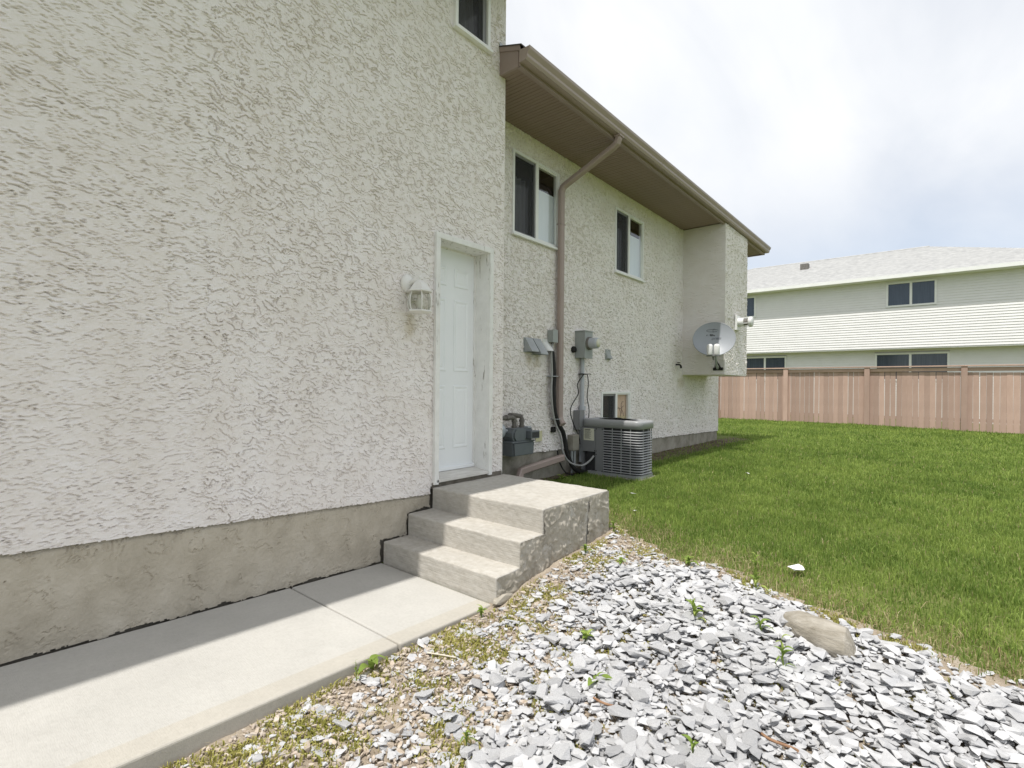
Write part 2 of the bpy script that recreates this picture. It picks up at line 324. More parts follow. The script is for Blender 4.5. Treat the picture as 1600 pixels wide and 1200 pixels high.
# ------------------------------------------------------------------ ground
def gz(x, y):
    x = np.asarray(x, float); y = np.asarray(y, float)
    z = np.interp(y, [-50, 1.2, 2.4, 2.76, 3.13, 3.63, 4.1, 6, 12, 14.5, 18, 21, 60, 900], [-.05, -.045, -.034, .045, .10, .125, .175, .205, .20, .13, .17, .2, .2, .2])
    z = z - np.clip(x-1.4, 0, 4)*.02
    return z + .012*gn(x*1.3, y*1.3, 3)
xs = np.concatenate([np.linspace(-900, -30, 8), np.linspace(-25, -6, 8), np.arange(-5, 10, .12), np.linspace(11, 30, 10), np.linspace(40, 900, 8)])
ys = np.concatenate([np.linspace(-900, -30, 8), np.linspace(-25, -4, 8), np.arange(-3, 6, .1), np.arange(6, 24, .25), np.linspace(25, 60, 10), np.linspace(80, 900, 8)])
def grid_mesh(name, us, vs_, fn, mask=None, smooth=False):
    U, Vv = np.meshgrid(us, vs_, indexing='ij'); P = np.stack(fn(U, Vv), -1).reshape(-1, 3)
    nu, nv = len(us), len(vs_); idx = np.arange(nu*nv).reshape(nu, nv)
    F = np.stack([idx[:-1, :-1], idx[1:, :-1], idx[1:, 1:], idx[:-1, 1:]], -1).reshape(-1, 4)
    if mask is not None:
        uc = (us[:-1]+us[1:])/2; vc = (vs_[:-1]+vs_[1:])/2; A, B = np.meshgrid(uc, vc, indexing='ij'); F = F[mask(A, B).ravel()]
        used = np.unique(F); rm = np.full(len(P), -1); rm[used] = np.arange(len(used)); P = P[used]; F = rm[F]
    return npmesh(name, P, F, smooth)
tag(link('ground', grid_mesh('ground', xs, ys, lambda X, Y: (X, Y, gz(X, Y)), smooth=True), m_lawnbase), None, None, kind='structure')
def edge_y(x):   # where the gravel ends and the lawn begins
    x = np.asarray(x, float)
    return np.interp(x, [.9, 1.15, 1.5, 1.84, 2.3, 2.7, 3.2, 4.6], [4.15, 4.02, 3.84, 3.70, 3.66, 3.48, 3.32, 3.2]) + .07*gn(x*3, x*0+2.2, 5)
gxs = np.arange(1.12, 4.7, .05); gys = np.arange(-2.5, 4.3, .05)
tag(link('gravel_bed', grid_mesh('gravel_bed', gxs, gys, lambda X, Y: (X, Y, gz(X, Y)+.006+.01*gn(X*9, Y*9, 9)), lambda X, Y: Y < edge_y(X)+.05, True), m_dirt), None, None, kind='structure')
sxs = np.arange(-.55, .75, .04); sys_ = np.arange(3.9, 13.2, .06)
tag(link('soil_strip', grid_mesh('soil_strip', sxs, sys_, lambda X, Y: (X, Y, gz(X, Y)+.012+.05*np.clip(-.1-X, 0, .3)+.012*gn(X*12, Y*12, 19)), lambda X, Y: X < -.38+.08*gn(Y*2, Y*0, 4)+.30*sstep(6.2, 8.5, Y), True), m_soil), None, None, kind='structure')

# ------------------------------------------------------------------ walkway
walk = bpy.data.objects.new('walkway', None); COL.objects.link(walk); walk['kind'] = 'structure'
for (a, b) in ((-2.78, -1.285), (-1.277, .218), (.226, 1.733), (1.741, 2.470)):
    bm = bmesh.new(); bmesh.ops.create_cube(bm, size=1)
    for v in bm.verts: v.co = Vector((.574+v.co.x*1.152, (a+b)/2+v.co.y*(b-a), -.075+v.co.z*.15))
    bmesh.ops.bevel(bm, geom=bm.edges[:], offset=.012, segments=3, profile=.5, affect='EDGES')
    for v in bm.verts: v.co.z += .03*(2.47-v.co.y) - .006*v.co.x
    MB().bm(bm).build('slab', m_walk, walk)

# ------------------------------------------------------------------ house
house = thing('house', 'pale textured stucco house with taupe eaves, white side door and concrete foundation', 'house', (0, 3.9, 0))
YC = 3.897        # corner of the two storey part
XB = -0.514       # face of the set-back wall
ZS = 4.417        # soffit of the lower eave
def lips(u, v, ph, w, reach):
    """terraces of a phase field: raised torn edge with a thin crease under it; returns (lip, crease)"""
    gu, gv = np.gradient(ph, u[:, 0], v[0, :]); g = np.sqrt(gu*gu+gv*gv)+4.0
    s = ph-np.floor(ph)
    return np.exp(-s/g/reach), np.exp(-((1-s)/g/w)**2)
def stucco_h(u, v, k=1.0, seed=0, w=.0048):
    """trowelled stucco: torn plaster lips over thin creases on a nearly smooth coat"""
    wob = 1.25*gn(5.5*u, 7*v, 11+seed)+.75*gn(13*u, 15*v, 12+seed)+.36*gn(34*u, 36*v, 13+seed)+.16*gn(80*u, 80*v, 18+seed)
    a, c = lips(u, v, v/.060+.3*u/.060+wob, w, .022)
    m1 = sstep(-.35, .10, gn(11*u, 15*v, 14+seed)+.45*gn(32*u, 36*v, 21+seed))
    a2, c2 = lips(u, v, v/.038-.25*u/.038+1.2*gn(16*u, 18*v, 15+seed)+.5*gn(45*u, 45*v, 16+seed), w*.85, .014)
    m2 = sstep(-.12, .3, gn(14*u, 17*v, 17+seed))
    pa = .74+.30*sstep(-.35, .3, gn(1.6*u, 1.9*v, 23+seed)+.4*gn(5*u, 5*v, 24+seed))    # heavier and lighter passes of the trowel
    h = ((.0065*a-.0135*c)*m1+(.0035*a2-.0095*c2)*m2)*pa
    h += .0035*gn(4*u, 4*v, 19+seed)+.0022*gn(28*u, 28*v, 22+seed)+.0012*gn(75*u, 75*v, 20+seed)
    return h*k
def lines(*seg):
    out = []
    for a, b, d in seg: out += list(np.linspace(a, b, max(1, int(round((b-a)/d))), endpoint=False))
    out.append(seg[-1][1]); return np.array(out)
def hole(hs):
    def f(A, B):
        k = np.ones(A.shape, bool)
        for (y0, y1, z0, z1) in hs: k &= ~((A > y0) & (A < y1) & (B > z0) & (B < z1))
        return k
    return f
def step_prof(y):
    return np.where(y < 2.475, 0.0, np.where(y < 2.715, .165, np.where(y < 2.975, .338, .512)))
def fnd_top(y): return .534-(y-1.31)*.046
DY0, DY1, DZ1 = 2.980, 3.712, 2.695          # door opening (outside of the casing)
def near_mask(A, B):
    k = ~((A > DY0+.012) & (A < DY1-.012) & (B < DZ1-.012)) & ~((A > 3.2) & (A < 3.635) & (B > 4.578))
    rag = .012*gn(A*22, B*0+1, 31)+.01*gn(A*60, B*60, 32)
    k &= B > fnd_top(A)+.3*rag
    g = .016+.9*rag
    k &= ~((B < step_prof(A+g)+g) & (A > 2.4))
    return k
ysn = lines((-6.5, -1.5, .5), (-1.5, .25, .02), (.25, 1.2, .011), (1.2, DY0, .0047), (DY0, DY1, .005), (DY1, YC, .0047))
zsn = lines((.40, 5.0, .0048), (5.0, 5.3, .02))
link('stucco_wall', grid_mesh('stucco_wall', ysn, zsn, lambda Y, Z: (stucco_h(Y*1.28, Z*1.28, .86, 0, .006)*sstep(0, .02, YC+.004-Y)+.002, Y, Z), near_mask), m_stucco, house)
MB().add([(0, YC, .3), (XB-.05, YC, .3), (XB-.05, YC, 5.3), (0, YC, 5.3)], [(0, 1, 2, 3)]).build('return_wall', m_stucco, house)
# parging over the foundation of the near part
def parge_h(u, v):
    h = .006*gn(5*u, 6*v, 41)+.005*gn(14*u, 10*v, 42)+.0035*np.abs(gn(30*u, 24*v, 43))+.0014*gn(80*u, 80*v, 44)
    a, c = lips(u, v, v/.10+.6*u/.10+1.7*gn(7*u, 6*v, 45)+.7*gn(20*u, 18*v, 48)+.3*gn(50*u, 50*v, 46), .0045, .03)
    m = sstep(.0, .5, gn(9*u, 10*v, 47))
    a2, c2 = lips(u, v, u/.05+1.4*gn(14*u, 8*v, 49)+.4*gn(40*u, 40*v, 50), .004, .012)
    m2 = sstep(.1, .45, gn(8*u, 5*v, 54))*sstep(.12, .0, fnd_top(u)-v-.05)
    return h+(.004*a-.0055*c)*m+(.003*a2-.006*c2)*m2
def parge_mask(A, B):
    rag = .02*gn(A*5, B*0+3, 51)+.012*gn(A*17, B*17, 52)+.006*gn(A*55, B*55, 53)
    wz = .03*(2.47-A)+.004
    k = B > wz+.002+rag*.75
    g = .003+1.0*rag
    k &= ~((B < step_prof(A+g)+g*.9) & (A > 2.38))
    return k & (B < fnd_top(A)+.012)
link('parging', grid_mesh('parging', lines((-6.5, -1.5, .5), (-1.5, .25, .02), (.25, 3.0, .0068)), lines((-.02, .8, .0068)), lambda Y, Z: (parge_h(Y, Z)-.012-.012*sstep(fnd_top(Y)-.03, fnd_top(Y), Z), Y, Z), parge_mask), m_parge, house)
MB().box(-.3, -.034, -6.5, YC-.01, -.4, .53).build('foundation', m_rawconc, house)
# set-back wall
W1 = (4.635, 5.583, 3.165, 4.152); W2 = (7.100, 8.070, 3.155, 4.148); W3 = (6.725, 7.637, .74, 1.315)
ys2 = lines((YC, 6.5, .009), (6.5, 9.0, .0115), (9.0, 11.95, .016)); zs2 = lines((.42, ZS+.02, .0105))
def f2t(y): return .579-(y-4.5)*.0205
def mask2(A, B):
    return hole([(w[0]+.02, w[1]-.02, w[2]+.02, w[3]-.02) for w in (W1, W2, W3)])(A, B) & (B > f2t(A)+.006*gn(A*20, B*0, 61)) & ~((A > 9.84) & (A < 11.21) & (B > 1.65))
link('set_back_wall', grid_mesh('set_back_wall', ys2, zs2, lambda Y, Z: (XB+stucco_h(Y*1.4, Z*1.4, 1.4, 30, .0105), Y, Z), mask2), m_stucco, house)
link('set_back_foundation', grid_mesh('set_back_foundation', lines((YC, 11.935, .03)), lines((-.1, .62, .03)), lambda Y, Z: (XB-.02+.006*gn(Y*7, Z*7, 71)+.004*gn(Y*25, Z*25, 72), Y, Z), lambda A, B: B < f2t(A)+.02), m_found2, house)
MB().add([(XB-.02, 11.935, -.1), (-8, 11.935, -.1), (-8, 11.935, .5), (XB-.02, 11.935, .5)], [(0, 1, 2, 3)]).build('end_foundation', m_found2, house)
MB().add([(XB, 11.95, .42), (-8, 11.95, .42), (-8, 11.95, ZS+.02), (XB, 11.95, ZS+.02)], [(0, 1, 2, 3)]).build('end_wall', m_stucco, house)
MB().add([(-8, 11.95, -.1), (-8, -6.5, -.1), (-8, -6.5, 5.3), (-8, YC, 5.3), (-8, YC, ZS), (-8, 11.95, ZS)], [(0, 1, 2, 3, 4, 5)]).add([(-8, -6.5, -.1), (0, -6.5, -.1), (0, -6.5, 5.3), (-8, -6.5, 5.3)], [(0, 1, 2, 3)]).build('far_walls', m_stucco, house)
# cantilevered chimney chase
CH = thing  # (kept as parts of the house)
XF, CY0, CY1, CZ0 = .278, 9.83, 11.217, 1.635
link('chase_front', grid_mesh('chase_front', lines((CY0, CY1, .016)), lines((CZ0, ZS+.01, .014)), lambda Y, Z: (XF+stucco_h(Y, Z, 1.7, 60, .009)*np.minimum(1, np.minimum(Y-CY0, Z-CZ0)/.03+.15), Y, Z)), m_stucco, house)
def chase_side(X, Z):
    ph = Z/.055+1.0*gn(4*X, 9*Z, 81)+.5*gn(12*X, 26*Z, 82)+.2*gn(40*X, 60*Z, 83); s = ph-np.floor(ph); m = sstep(-.2, .3, gn(5*X, 9*Z, 84))
    h = (.006*(1-s)**1.5-.004*np.exp(-((1-s)/.15)**2))*m+.003*gn(6*X, 8*Z, 85)
    return X, CY0-h*np.minimum(1, np.minimum(XF-X, Z-CZ0)/.03+.1), Z
link('chase_side', grid_mesh('chase_side', lines((XB-.02, XF, .012)), lines((CZ0, ZS+.01, .011)), chase_side), m_stucco, house)
MB().add([(XB-.02, CY0, CZ0), (XF, CY0, CZ0), (XF, CY1, CZ0), (XB-.02, CY1, CZ0), (XF, CY1, ZS), (XB-.02, CY1, ZS)], [(0, 1, 2, 3), (3, 2, 4, 5)]).build('chase_underside', m_stucco, house)

# lower eave
soff = MB().box(XB+.001, .236, YC+.02, 12.62, ZS+.022, ZS+.03).build('soffit', m_soffit, house)
sb = MB(); PW = .1016
sb.prism([(0.002, .018), (.002, .004), (.008, 0), (PW*.47, 0), (PW*.5, .006), (PW*.53, 0), (PW-.008, 0), (PW-.002, .004), (PW-.002, .018)], 'X', 0, 1)
sbm = sb.mesh('soffit_board'); sbm.materials.append(m_soffit)
y = 3.83; k = 0
while y < 12.62-PW:
    o = bpy.data.objects.new('soffit_board', sbm); COL.objects.link(o); o.parent = soff
    x0 = XB+.004 if y > YC+.0 else .004
    if y+PW > CY0-.01 and y < CY1: x0 = XF-.05
    o.location = (x0, y, ZS); o.scale = (.236-x0, 1, 1); y += PW
FZ = 4.585
fas = MB().box(.237, .256, 3.812, 12.64, ZS-.012, FZ).box(.222, .262, 3.812, 12.64, ZS-.016, ZS-.004).build('fascia', m_brown, house)
MB().box(-8, .256, 12.64, 12.66, ZS-.012, FZ).build('fascia', m_brown, house)
MB().prism([(.004, ZS-.004), (.2365, ZS-.004), (.2365, 4.592), (.004, 4.668)], 'Y', 3.805, 3.832).build('eave_end_panel', m_brown, house)
MB().prism([(.002, 4.640), (.262, 4.555), (.262, 4.603), (.002, 4.688)], 'Y', 3.795, 3.806).build('rake_trim', m_brown, house)
# K-style gutter
GP = [(.257, 4.44), (.335, 4.44), (.35, 4.465), (.352, 4.49), (.378, 4.53), (.380, 4.558), (.372, 4.562), (.366, 4.556), (.364, 4.532), (.345, 4.498), (.338, 4.47), (.33, 4.452), (.266, 4.452), (.266, 4.556), (.257, 4.556)]
gut = MB().prism(GP, 'Y', 3.80, 12.68)
gut.prism([(.2575, 4.441), (.335, 4.441), (.3495, 4.465), (.3515, 4.49), (.3775, 4.53), (.3795, 4.556), (.2575, 4.556)], 'Y', 3.797, 3.806).build('gutter', m_gutter, house)
gutter_seams = MB()
for yy in (6.85, 9.9): gutter_seams.prism([(.256, 4.438), (.336, 4.438), (.352, 4.465), (.3545, 4.49), (.3805, 4.53), (.3825, 4.556), (.379, 4.556), (.3765, 4.53), (.351, 4.49), (.349, 4.465), (.334, 4.441), (.256, 4.441)], 'Y', yy, yy+.03)
gutter_seams.build('gutter_joint', m_gutter, house)
# lower roof
RS = .33
MB().add([(.285, 3.79, 4.605), (.285, 12.70, 4.605), (-3.9, 8.5, 4.605+4.185*RS), (-3.9, YC, 4.605+4.185*RS), (.285, YC, 4.605),
          (-8.4, 12.70, 4.605), (-8.4, YC, 4.605), (0.004, 3.79, 4.605+.281*RS), (0.004, YC, 4.605+.281*RS)],
         [(4, 1, 2, 3), (1, 5, 2), (5, 6, 3, 2), (0, 4, 8, 7)]).add([(.285, 3.79, 4.592), (.285, 12.70, 4.592), (-8.4, 12.7, 4.592), (-8.4, YC, 4.592), (.285, YC, 4.592), (.285, 3.79, 4.605), (.285, 12.7, 4.605), (0.004, 3.79, 4.592+.281*RS), (0.004, 3.79, 4.605+.281*RS)],
         [(4, 1, 2, 3), (0, 1, 6, 5), (0, 5, 8, 7)]).build('roof', m_shingle, house)
MB().box(.001, .010, 3.80, YC+.004, 4.655, 4.735).build('flashing', m_galv, house)
# upper roof (throws the shade on steps and walk)
UR = MB().prism([(.665, 5.30), (.665, 5.47), (-4, 7.04), (-8.7, 5.47), (-8.7, 5.30)], 'Y', -7.0, 3.93)
UR.build('upper_roof', m_shingle, house)
MB().box(.02, .66, -7.0, 3.93, 5.28, 5.296).build('upper_soffit', m_soffit, house)

# downspout
dsx = -.448; dy_ = 5.553
dp = MB()
dp.sweep_rect([(.305, 5.665, 4.445), (.305, 5.665, 4.40), (.285, 5.663, 4.355), (.235, 5.659, 4.315), (-.385, 5.567, 3.985), (-.425, 5.558, 3.955), (dsx, dy_, 3.90), (dsx, dy_, .985), (dsx+.02, dy_, .93), (dsx+.055, dy_, .895)], .090, .066, (0, 1, 0))
ds = dp.build('downspout', m_down, house)
for z in (3.47, 1.505): MB().box(dsx-.037, dsx+.037, dy_-.0505, dy_+.0505, z, z+.012).build('downspout_band', m_down, ds)
MB().box(.27, .35, 5.611, 5.719, 4.42, 4.437).build('gutter_outlet', m_down, ds)
MB().sweep_rect([(-.40, 5.56, .47), (-.40, 4.78, .405), (-.395, 4.69, .395), (-.36, 4.63, .345), (-.33, 4.61, .29)], .07, .085, (1, 0, 0)).build('downspout_extension', m_down, house)

# windows
def window(y0, y1, z0, z1, xf, name='window', slide=.5, left='screen', right='reflection_blind', label=None, rightpart=.71):
    fr = MB(); T = .034
    xo, xi = xf+.016, xf-.06
    fr.box(xi, xo, y0, y0+T, z0, z1, .004); fr.box(xi, xo, y1-T, y1, z0, z1, .004)
    fr.box(xi, xo-.001, y0+T-.002, y1-T+.002, z1-T, z1, .004); fr.box(xi, xo-.001, y0+T-.002, y1-T+.002, z0, z0+T, .004)
    w = fr.build(name, m_vinyl, house)
    if label: w['label'] = label
    yc = y0+(y1-y0)*slide
    MB().box(xf-.04, xf+.012, yc-.028, yc+.028, z0+T-.002, z1-T+.002, .003).box(xf-.04, xf+.002, y1-T-.014, y1-T+.002, z0+T, z1-T).box(xf-.04, xf+.002, yc+.028, y1-T-.012, z0+T-.002, z0+T+.014).box(xf-.04, xf+.002, yc+.028, y1-T-.012, z1-T-.014, z1-T+.002).build('sash', m_vinyl, w)
    MB().box(xf, xf+.045, y0-.018, y1+.012, z0-.02, z0+.006, .004).build('sill', m_vinyl, w)
    MB().add([(xf-.008, yc+.028, z0+T+.012), (xf-.008, y1-T-.012, z0+T+.012), (xf-.008, y1-T-.012, z1-T-.012), (xf-.008, yc+.028, z1-T-.012)], [(0, 1, 2, 3)]).build('pane', m_glass, w)
    MB().add([(xf-.052, y0+T-.002, z0+T), (xf-.052, yc-.03, z0+T), (xf-.052, yc-.03, z1-T), (xf-.052, y0+T-.002, z1-T)], [(0, 1, 2, 3)]).build('pane', m_glass, w)
    MB().add([(xf-.006, y0+T, z0+T), (xf-.006, yc-.03, z0+T), (xf-.006, yc-.03, z1-T), (xf-.006, y0+T, z1-T)], [(0, 1, 2, 3)]).build('screen', m_screen, w)
    sf = MB()
    for (a, b, c, d) in ((y0+T, yc-.028, z0+T-.001, z0+T+.014), (y0+T, yc-.028, z1-T-.03, z1-T+.001), (y0+T-.001, y0+T+.012, z0+T, z1-T), (yc-.045, yc-.028, z0+T, z1-T)): sf.box(xf-.012, xf-.001, a, b, c, d)
    sf.build('screen_frame', m_acgrey, w)
    # dark room behind
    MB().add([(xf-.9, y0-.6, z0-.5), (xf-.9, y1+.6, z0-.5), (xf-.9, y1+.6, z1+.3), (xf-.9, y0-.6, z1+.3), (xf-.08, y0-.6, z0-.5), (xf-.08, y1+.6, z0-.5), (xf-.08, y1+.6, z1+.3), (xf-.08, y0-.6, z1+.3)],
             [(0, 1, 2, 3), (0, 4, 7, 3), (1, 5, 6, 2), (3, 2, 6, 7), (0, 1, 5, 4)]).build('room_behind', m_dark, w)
    if right == 'reflection_blind':
        zt = z0+T+(z1-z0-2*T)*rightpart
        MB().box(xf-.05, xf-.045, yc+.01, y1-T+.0, z0+T, zt).build('reflection_blind', m_reflection_blind, w)  # pale panel stands in for reflected sky, bare above like the mirrored soffit
    if right == 'panel':
        MB().box(xf-.05, xf-.045, yc+.01, y1-T, z0+T, z1-T).build('curtain', m_beige, w)
        sc = MB(); q0 = yc+.06
        for (cx_, cz_, rr, a0, a1) in ((q0+.05, z1-.36, .12, -.3, 2.2), (q0+.12, z1-.42, .16, .2, 1.9), (q0+.25, z1-.22, .06, 1.2, 4.2), (q0+.27, z1-.30, .07, 1.4, 4.0), (q0+.22, z1-.3, .2, -.7, .6)):
            sc.tube([(xf-.043, cx_+rr*math.cos(a0+(a1-a0)*i/12), cz_+rr*math.sin(a0+(a1-a0)*i/12)) for i in range(13)], .004, 5)
        sc.build('curtain_scroll', m_ink, w)
    if left == 'curtain':
        us = np.linspace(y0, yc-.06, 40); 
        link('curtain', grid_mesh('curtain', us, np.linspace(z0, z1-.22, 6), lambda Y, Z: (xf-.16+.03*np.sin(Y*75+.6*np.sin(Z*5)), Y, Z), smooth=True), m_curtain, w)
    return w
window(*W1, XB, left='curtain', label='sliding window with dark screen beside the downspout')
window(*W2, XB, left='curtain', rightpart=.72, label='sliding window between the downspout and the chimney chase', slide=.47)
window(*W3, XB, left='none', right='panel', label='small basement window with beige scroll-patterned curtain')
window(3.187, 3.647, 4.566, 5.3, 0, left='curtain', slide=1.35, right='none', label='upper window above the side door') if False else None
# upper window: single screened light
def upper_window():
    y0, y1, z0, z1, xf = 3.187, 3.647, 4.563, 5.09, 0.0; T = .036; xo, xi = .028, -.07
    fr = MB(); fr.box(xi, xo, y0, y0+T, z0, z1, .004); fr.box(xi, xo, y1-T, y1, z0, z1, .004); fr.box(xi, xo-.001, y0+T, y1-T, z0, z0+T, .004); fr.box(xi, xo-.001, y0+T, y1-T, z1-T, z1, .004)
    w = fr.build('window', m_vinyl, house); w['label'] = 'narrow upper window cut by the top of the picture'
    MB().box(0, .052, y0-.02, y1+.015, z0-.022, z0+.005, .004).build('sill', m_vinyl, w)
    MB().box(-.05, .004, y1-T-.045, y1-T+.001, z0+T, z1-T).build('sash', m_acgrey, w)
    MB().add([(-.038, y0+T, z0+T), (-.038, y1-T, z0+T), (-.038, y1-T, z1-T), (-.038, y0+T, z1-T)], [(0, 1, 2, 3)]).build('pane', m_glass, w)
    MB().add([(-.008, y0+T, z0+T), (-.008, y1-T-.04, z0+T), (-.008, y1-T-.04, z1-T), (-.008, y0+T, z1-T)], [(0, 1, 2, 3)]).build('screen', m_screen, w)
    link('curtain', grid_mesh('curtain', np.linspace(y0, y1-.05, 40), np.linspace(z0, z1, 6), lambda Y, Z: (-.16+.035*np.sin(Y*60+2*np.sin(Z*4)), Y, Z), smooth=True), m_curtain, w)
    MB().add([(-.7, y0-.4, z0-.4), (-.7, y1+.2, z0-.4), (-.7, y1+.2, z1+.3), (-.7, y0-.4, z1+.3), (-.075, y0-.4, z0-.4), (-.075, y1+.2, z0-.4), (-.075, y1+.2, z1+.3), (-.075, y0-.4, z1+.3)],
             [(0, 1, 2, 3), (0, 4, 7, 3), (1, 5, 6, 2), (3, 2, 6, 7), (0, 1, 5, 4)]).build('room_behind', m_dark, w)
upper_window()

# side door
XD = -.165
d_y0, d_y1, d_z0, d_z1 = 3.005, 3.655, .600, 2.640
slab = MB().box(XD-.044, XD, d_y0, d_y1, d_z0, d_z1).build('door', m_white, house); slab['label'] = 'white six-panel side door set deep in a peeling frame'
cyd = (d_y0+d_y1)/2
for sgn in (-1, 1):
    ya = cyd+.048 if sgn > 0 else cyd-.048-.195; yb = ya+.195
    for (za, zb) in ((2.30, 2.475), (1.515, 2.185), (.80, 1.385)):
        p = MB()
        e1, e2, e3 = .016, .032, .05    # sunk moulding round a raised field
        def ring(e, x): return [(x, ya+e, za+e), (x, yb-e, za+e), (x, yb-e, zb-e), (x, ya+e, zb-e)]
        R_ = [ring(0, XD+.001), ring(.007, XD+.0065), ring(e1, XD+.0065), ring(e2, XD+.001), ring(e3, XD+.0055)]
        vs_ = sum(R_, []); fs_ = [(a*4+i, a*4+(i+1) % 4, (a+1)*4+(i+1) % 4, (a+1)*4+i) for a in range(4) for i in range(4)]+[(16, 17, 18, 19)]
        p.add(vs_, fs_).build('door_panel', m_white, slab)
MB().box(XD+.0, XD+.02, d_y0, d_y1, .602, .635, .004).build('door_sweep', m_white, slab)
cas = MB()
for (a, b) in ((DY0, DY0+.048), (DY1-.048, DY1)):
    cas.prism([(.004, a), (.034, a), (.034, b if a < 3.3 else b), (.022, b), (.004, b)], 'Z', .535, DZ1)
cas.box(.004, .036, DY0+.002, DY1-.002, DZ1-.05, DZ1+.002, .006)
cas.build('casing', m_trim, slab)
jm = MB().box(XD-.05, .006, DY0+.014, DY0+.036, .56, DZ1-.014).box(XD-.05, .006, DY1-.052, DY1-.014, .56, DZ1-.014).box(XD-.05, .005, DY0+.036, DY1-.052, DZ1-.05, DZ1-.014)
jm.box(XD, XD+.014, d_y1-.012, d_y1+.006, .6, DZ1-.05).box(XD, XD+.012, DY0+.03, DY1-.05, DZ1-.062, DZ1-.048)
jm.build('jamb', m_trim, slab)
MB().prism([(XD-.05, .60), (XD-.05, .56), (.03, .548), (.034, .552), (.034, .572), (XD, .60)], 'Y', DY0+.03, DY1-.045).build('threshold', m_thresh, slab)
MB().add([(XD-.06, DY0, .4), (XD-.06, DY1, .4), (XD-.06, DY1, 2.8), (XD-.06, DY0, 2.8)], [(0, 1, 2, 3)]).build('door_backing', m_dark, slab)
MB().box(-.05, .012, DY0-.005, YC-.02, .50, .55).build('sill_beam', m_rawconc, house)

# ------------------------------------------------------------------ concrete steps
steps = thing('concrete_steps', 'three-rise concrete steps with landing below the white side door', 'steps', (.6, 2.9, 0))
def worn_block(x0, x1, y0, y1, z0, z1, seed, name, mat):
    bm = bmesh.new(); bmesh.ops.create_cube(bm, size=1)
    for v in bm.verts: v.co = Vector(((x0+x1)/2+v.co.x*(x1-x0), (y0+y1)/2+v.co.y*(y1-y0), (z0+z1)/2+v.co.z*(z1-z0)))
    bmesh.ops.bevel(bm, geom=bm.edges[:], offset=.013, segments=3, profile=.5, affect='EDGES')
    bmesh.ops.subdivide_edges(bm, edges=[e for e in bm.edges if e.calc_length() > .1], cuts=34, use_grid_fill=True)
    co = np.array([v.co[:] for v in bm.verts])
    dz_ = .0035*gn(co[:, 0]*6, co[:, 1]*6, seed)+.002*gn(co[:, 0]*25, co[:, 2]*25+co[:, 1]*25, seed+1)
    edge = (np.abs(co[:, 2]-z1) < .02) & ((np.abs(co[:, 1]-y0) < .02))
    chip = np.clip(gn(co[:, 0]*18, co[:, 0]*0+seed, seed+2)-.25, 0, 1)*.018
    for i, v in enumerate(bm.verts):
        v.co.y += dz_[i]; v.co.z += dz_[i]-(chip[i] if edge[i] else 0)
    MB().bm(bm).build(name, mat, steps)
worn_block(.008, 1.178, 2.975, 3.912, -.2, .512, 101, 'landing', m_step)
worn_block(.006, 1.180, 2.716, 3.1, -.2, .338, 104, 'step', m_step)
worn_block(.004, 1.178, 2.478, 2.9, -.2, .165, 107, 'step', m_step)
def side_h(u, v):
    h = .012*gn(7*u, 7*v, 111)+.010*np.abs(gn(14*u+3*v, 13*v, 112))+.002*gn(40*u, 40*v, 113)
    ph = (v*.8+u*.7)/.11+1.5*gn(7*u, 8*v, 114)+.5*gn(30*u, 30*v, 115); s = ph-np.floor(ph)
    return h+.009*(1-s)**2
def side_mask(A, B):
    rag = .01*gn(A*25, B*25, 117)
    top = np.where(A < 2.716, .160, np.where(A < 2.978, .333, .505))
    return (B < top+rag*.4) & (B > gz(1.2+0*A, A)-.03) & (B > .028+.05*(2.6-A)+1.3*rag) & ~((np.abs(A-3.56-.1*(B-.3)) < .016+rag*.5) & (B < .47))
link('side_parging', grid_mesh('side_parging', lines((2.484, 3.915, .008)), lines((-.05, .512, .008)), lambda Y, Z: (1.181+side_h(Y, Z)*np.clip(np.minimum(3.93-Y, .53-Z)/.04, .2, 1), Y, Z), side_mask, True), m_stepside, steps)
# mortar dabs in the cracked joint between wall and steps
def lump(c, s, seed, mat, name, parent):
    bm = bmesh.new(); bmesh.ops.create_icosphere(bm, subdivisions=2, radius=1)
    for v in bm.verts:
        n = 1+.35*gn(v.co.x*2+seed, v.co.y*2+v.co.z*1.7, 130+seed)
        v.co = Vector((c[0]+v.co.x*s[0]*n, c[1]+v.co.y*s[1]*n, c[2]+v.co.z*s[2]*n))
    return MB().bm(bm, False).build(name, mat, parent)
lump((1.19, 2.53, .015), (.03, .09, .03), 4, m_stepside, 'mortar_patch', steps)

# ------------------------------------------------------------------ wall lantern
lan = thing('wall_lantern', 'white six-sided carriage lantern on the stucco left of the side door', 'lantern', (.0, 2.72, 2.2))
ly, lz, lx = 2.722, 2.0, .125
bp = MB().lathe([(.001, .045), (.03, .042), (.05, .034), (.062, .02), (.066, .004), (.062, 0)], (.002, 2.690, 2.205), 'X', 24, sx=1, sy=1.15).build('backplate', m_lamp, lan)
MB().tube([(.03, 2.690, 2.19), (.06, 2.70, 2.215), (.09, 2.712, 2.222), (.115, ly, 2.215), (lx, ly, 2.19)], [.016, .02, .022, .022, .02], 10).build('arm', m_lamp, lan)
H6 = math.pi/6
cp = MB().lathe([(.012, 2.225), (.026, 2.215), (.055, 2.195), (.078, 2.165), (.092, 2.143), (.108, 2.137), (.108, 2.128), (.085, 2.126)], (lx, ly, 0), 'Z', 6, False, H6).build('cap', m_lamp, lan)
MB().lathe([(.011, 2.222), (.008, 2.236), (.012, 2.243), (.009, 2.252), (.002, 2.262)], (lx, ly, 0), 'Z', 12).build('finial', m_lamp, lan)
prof = [(.078, 2.127), (.092, 2.09), (.098, 2.05), (.094, 2.01), (.082, 1.978)]
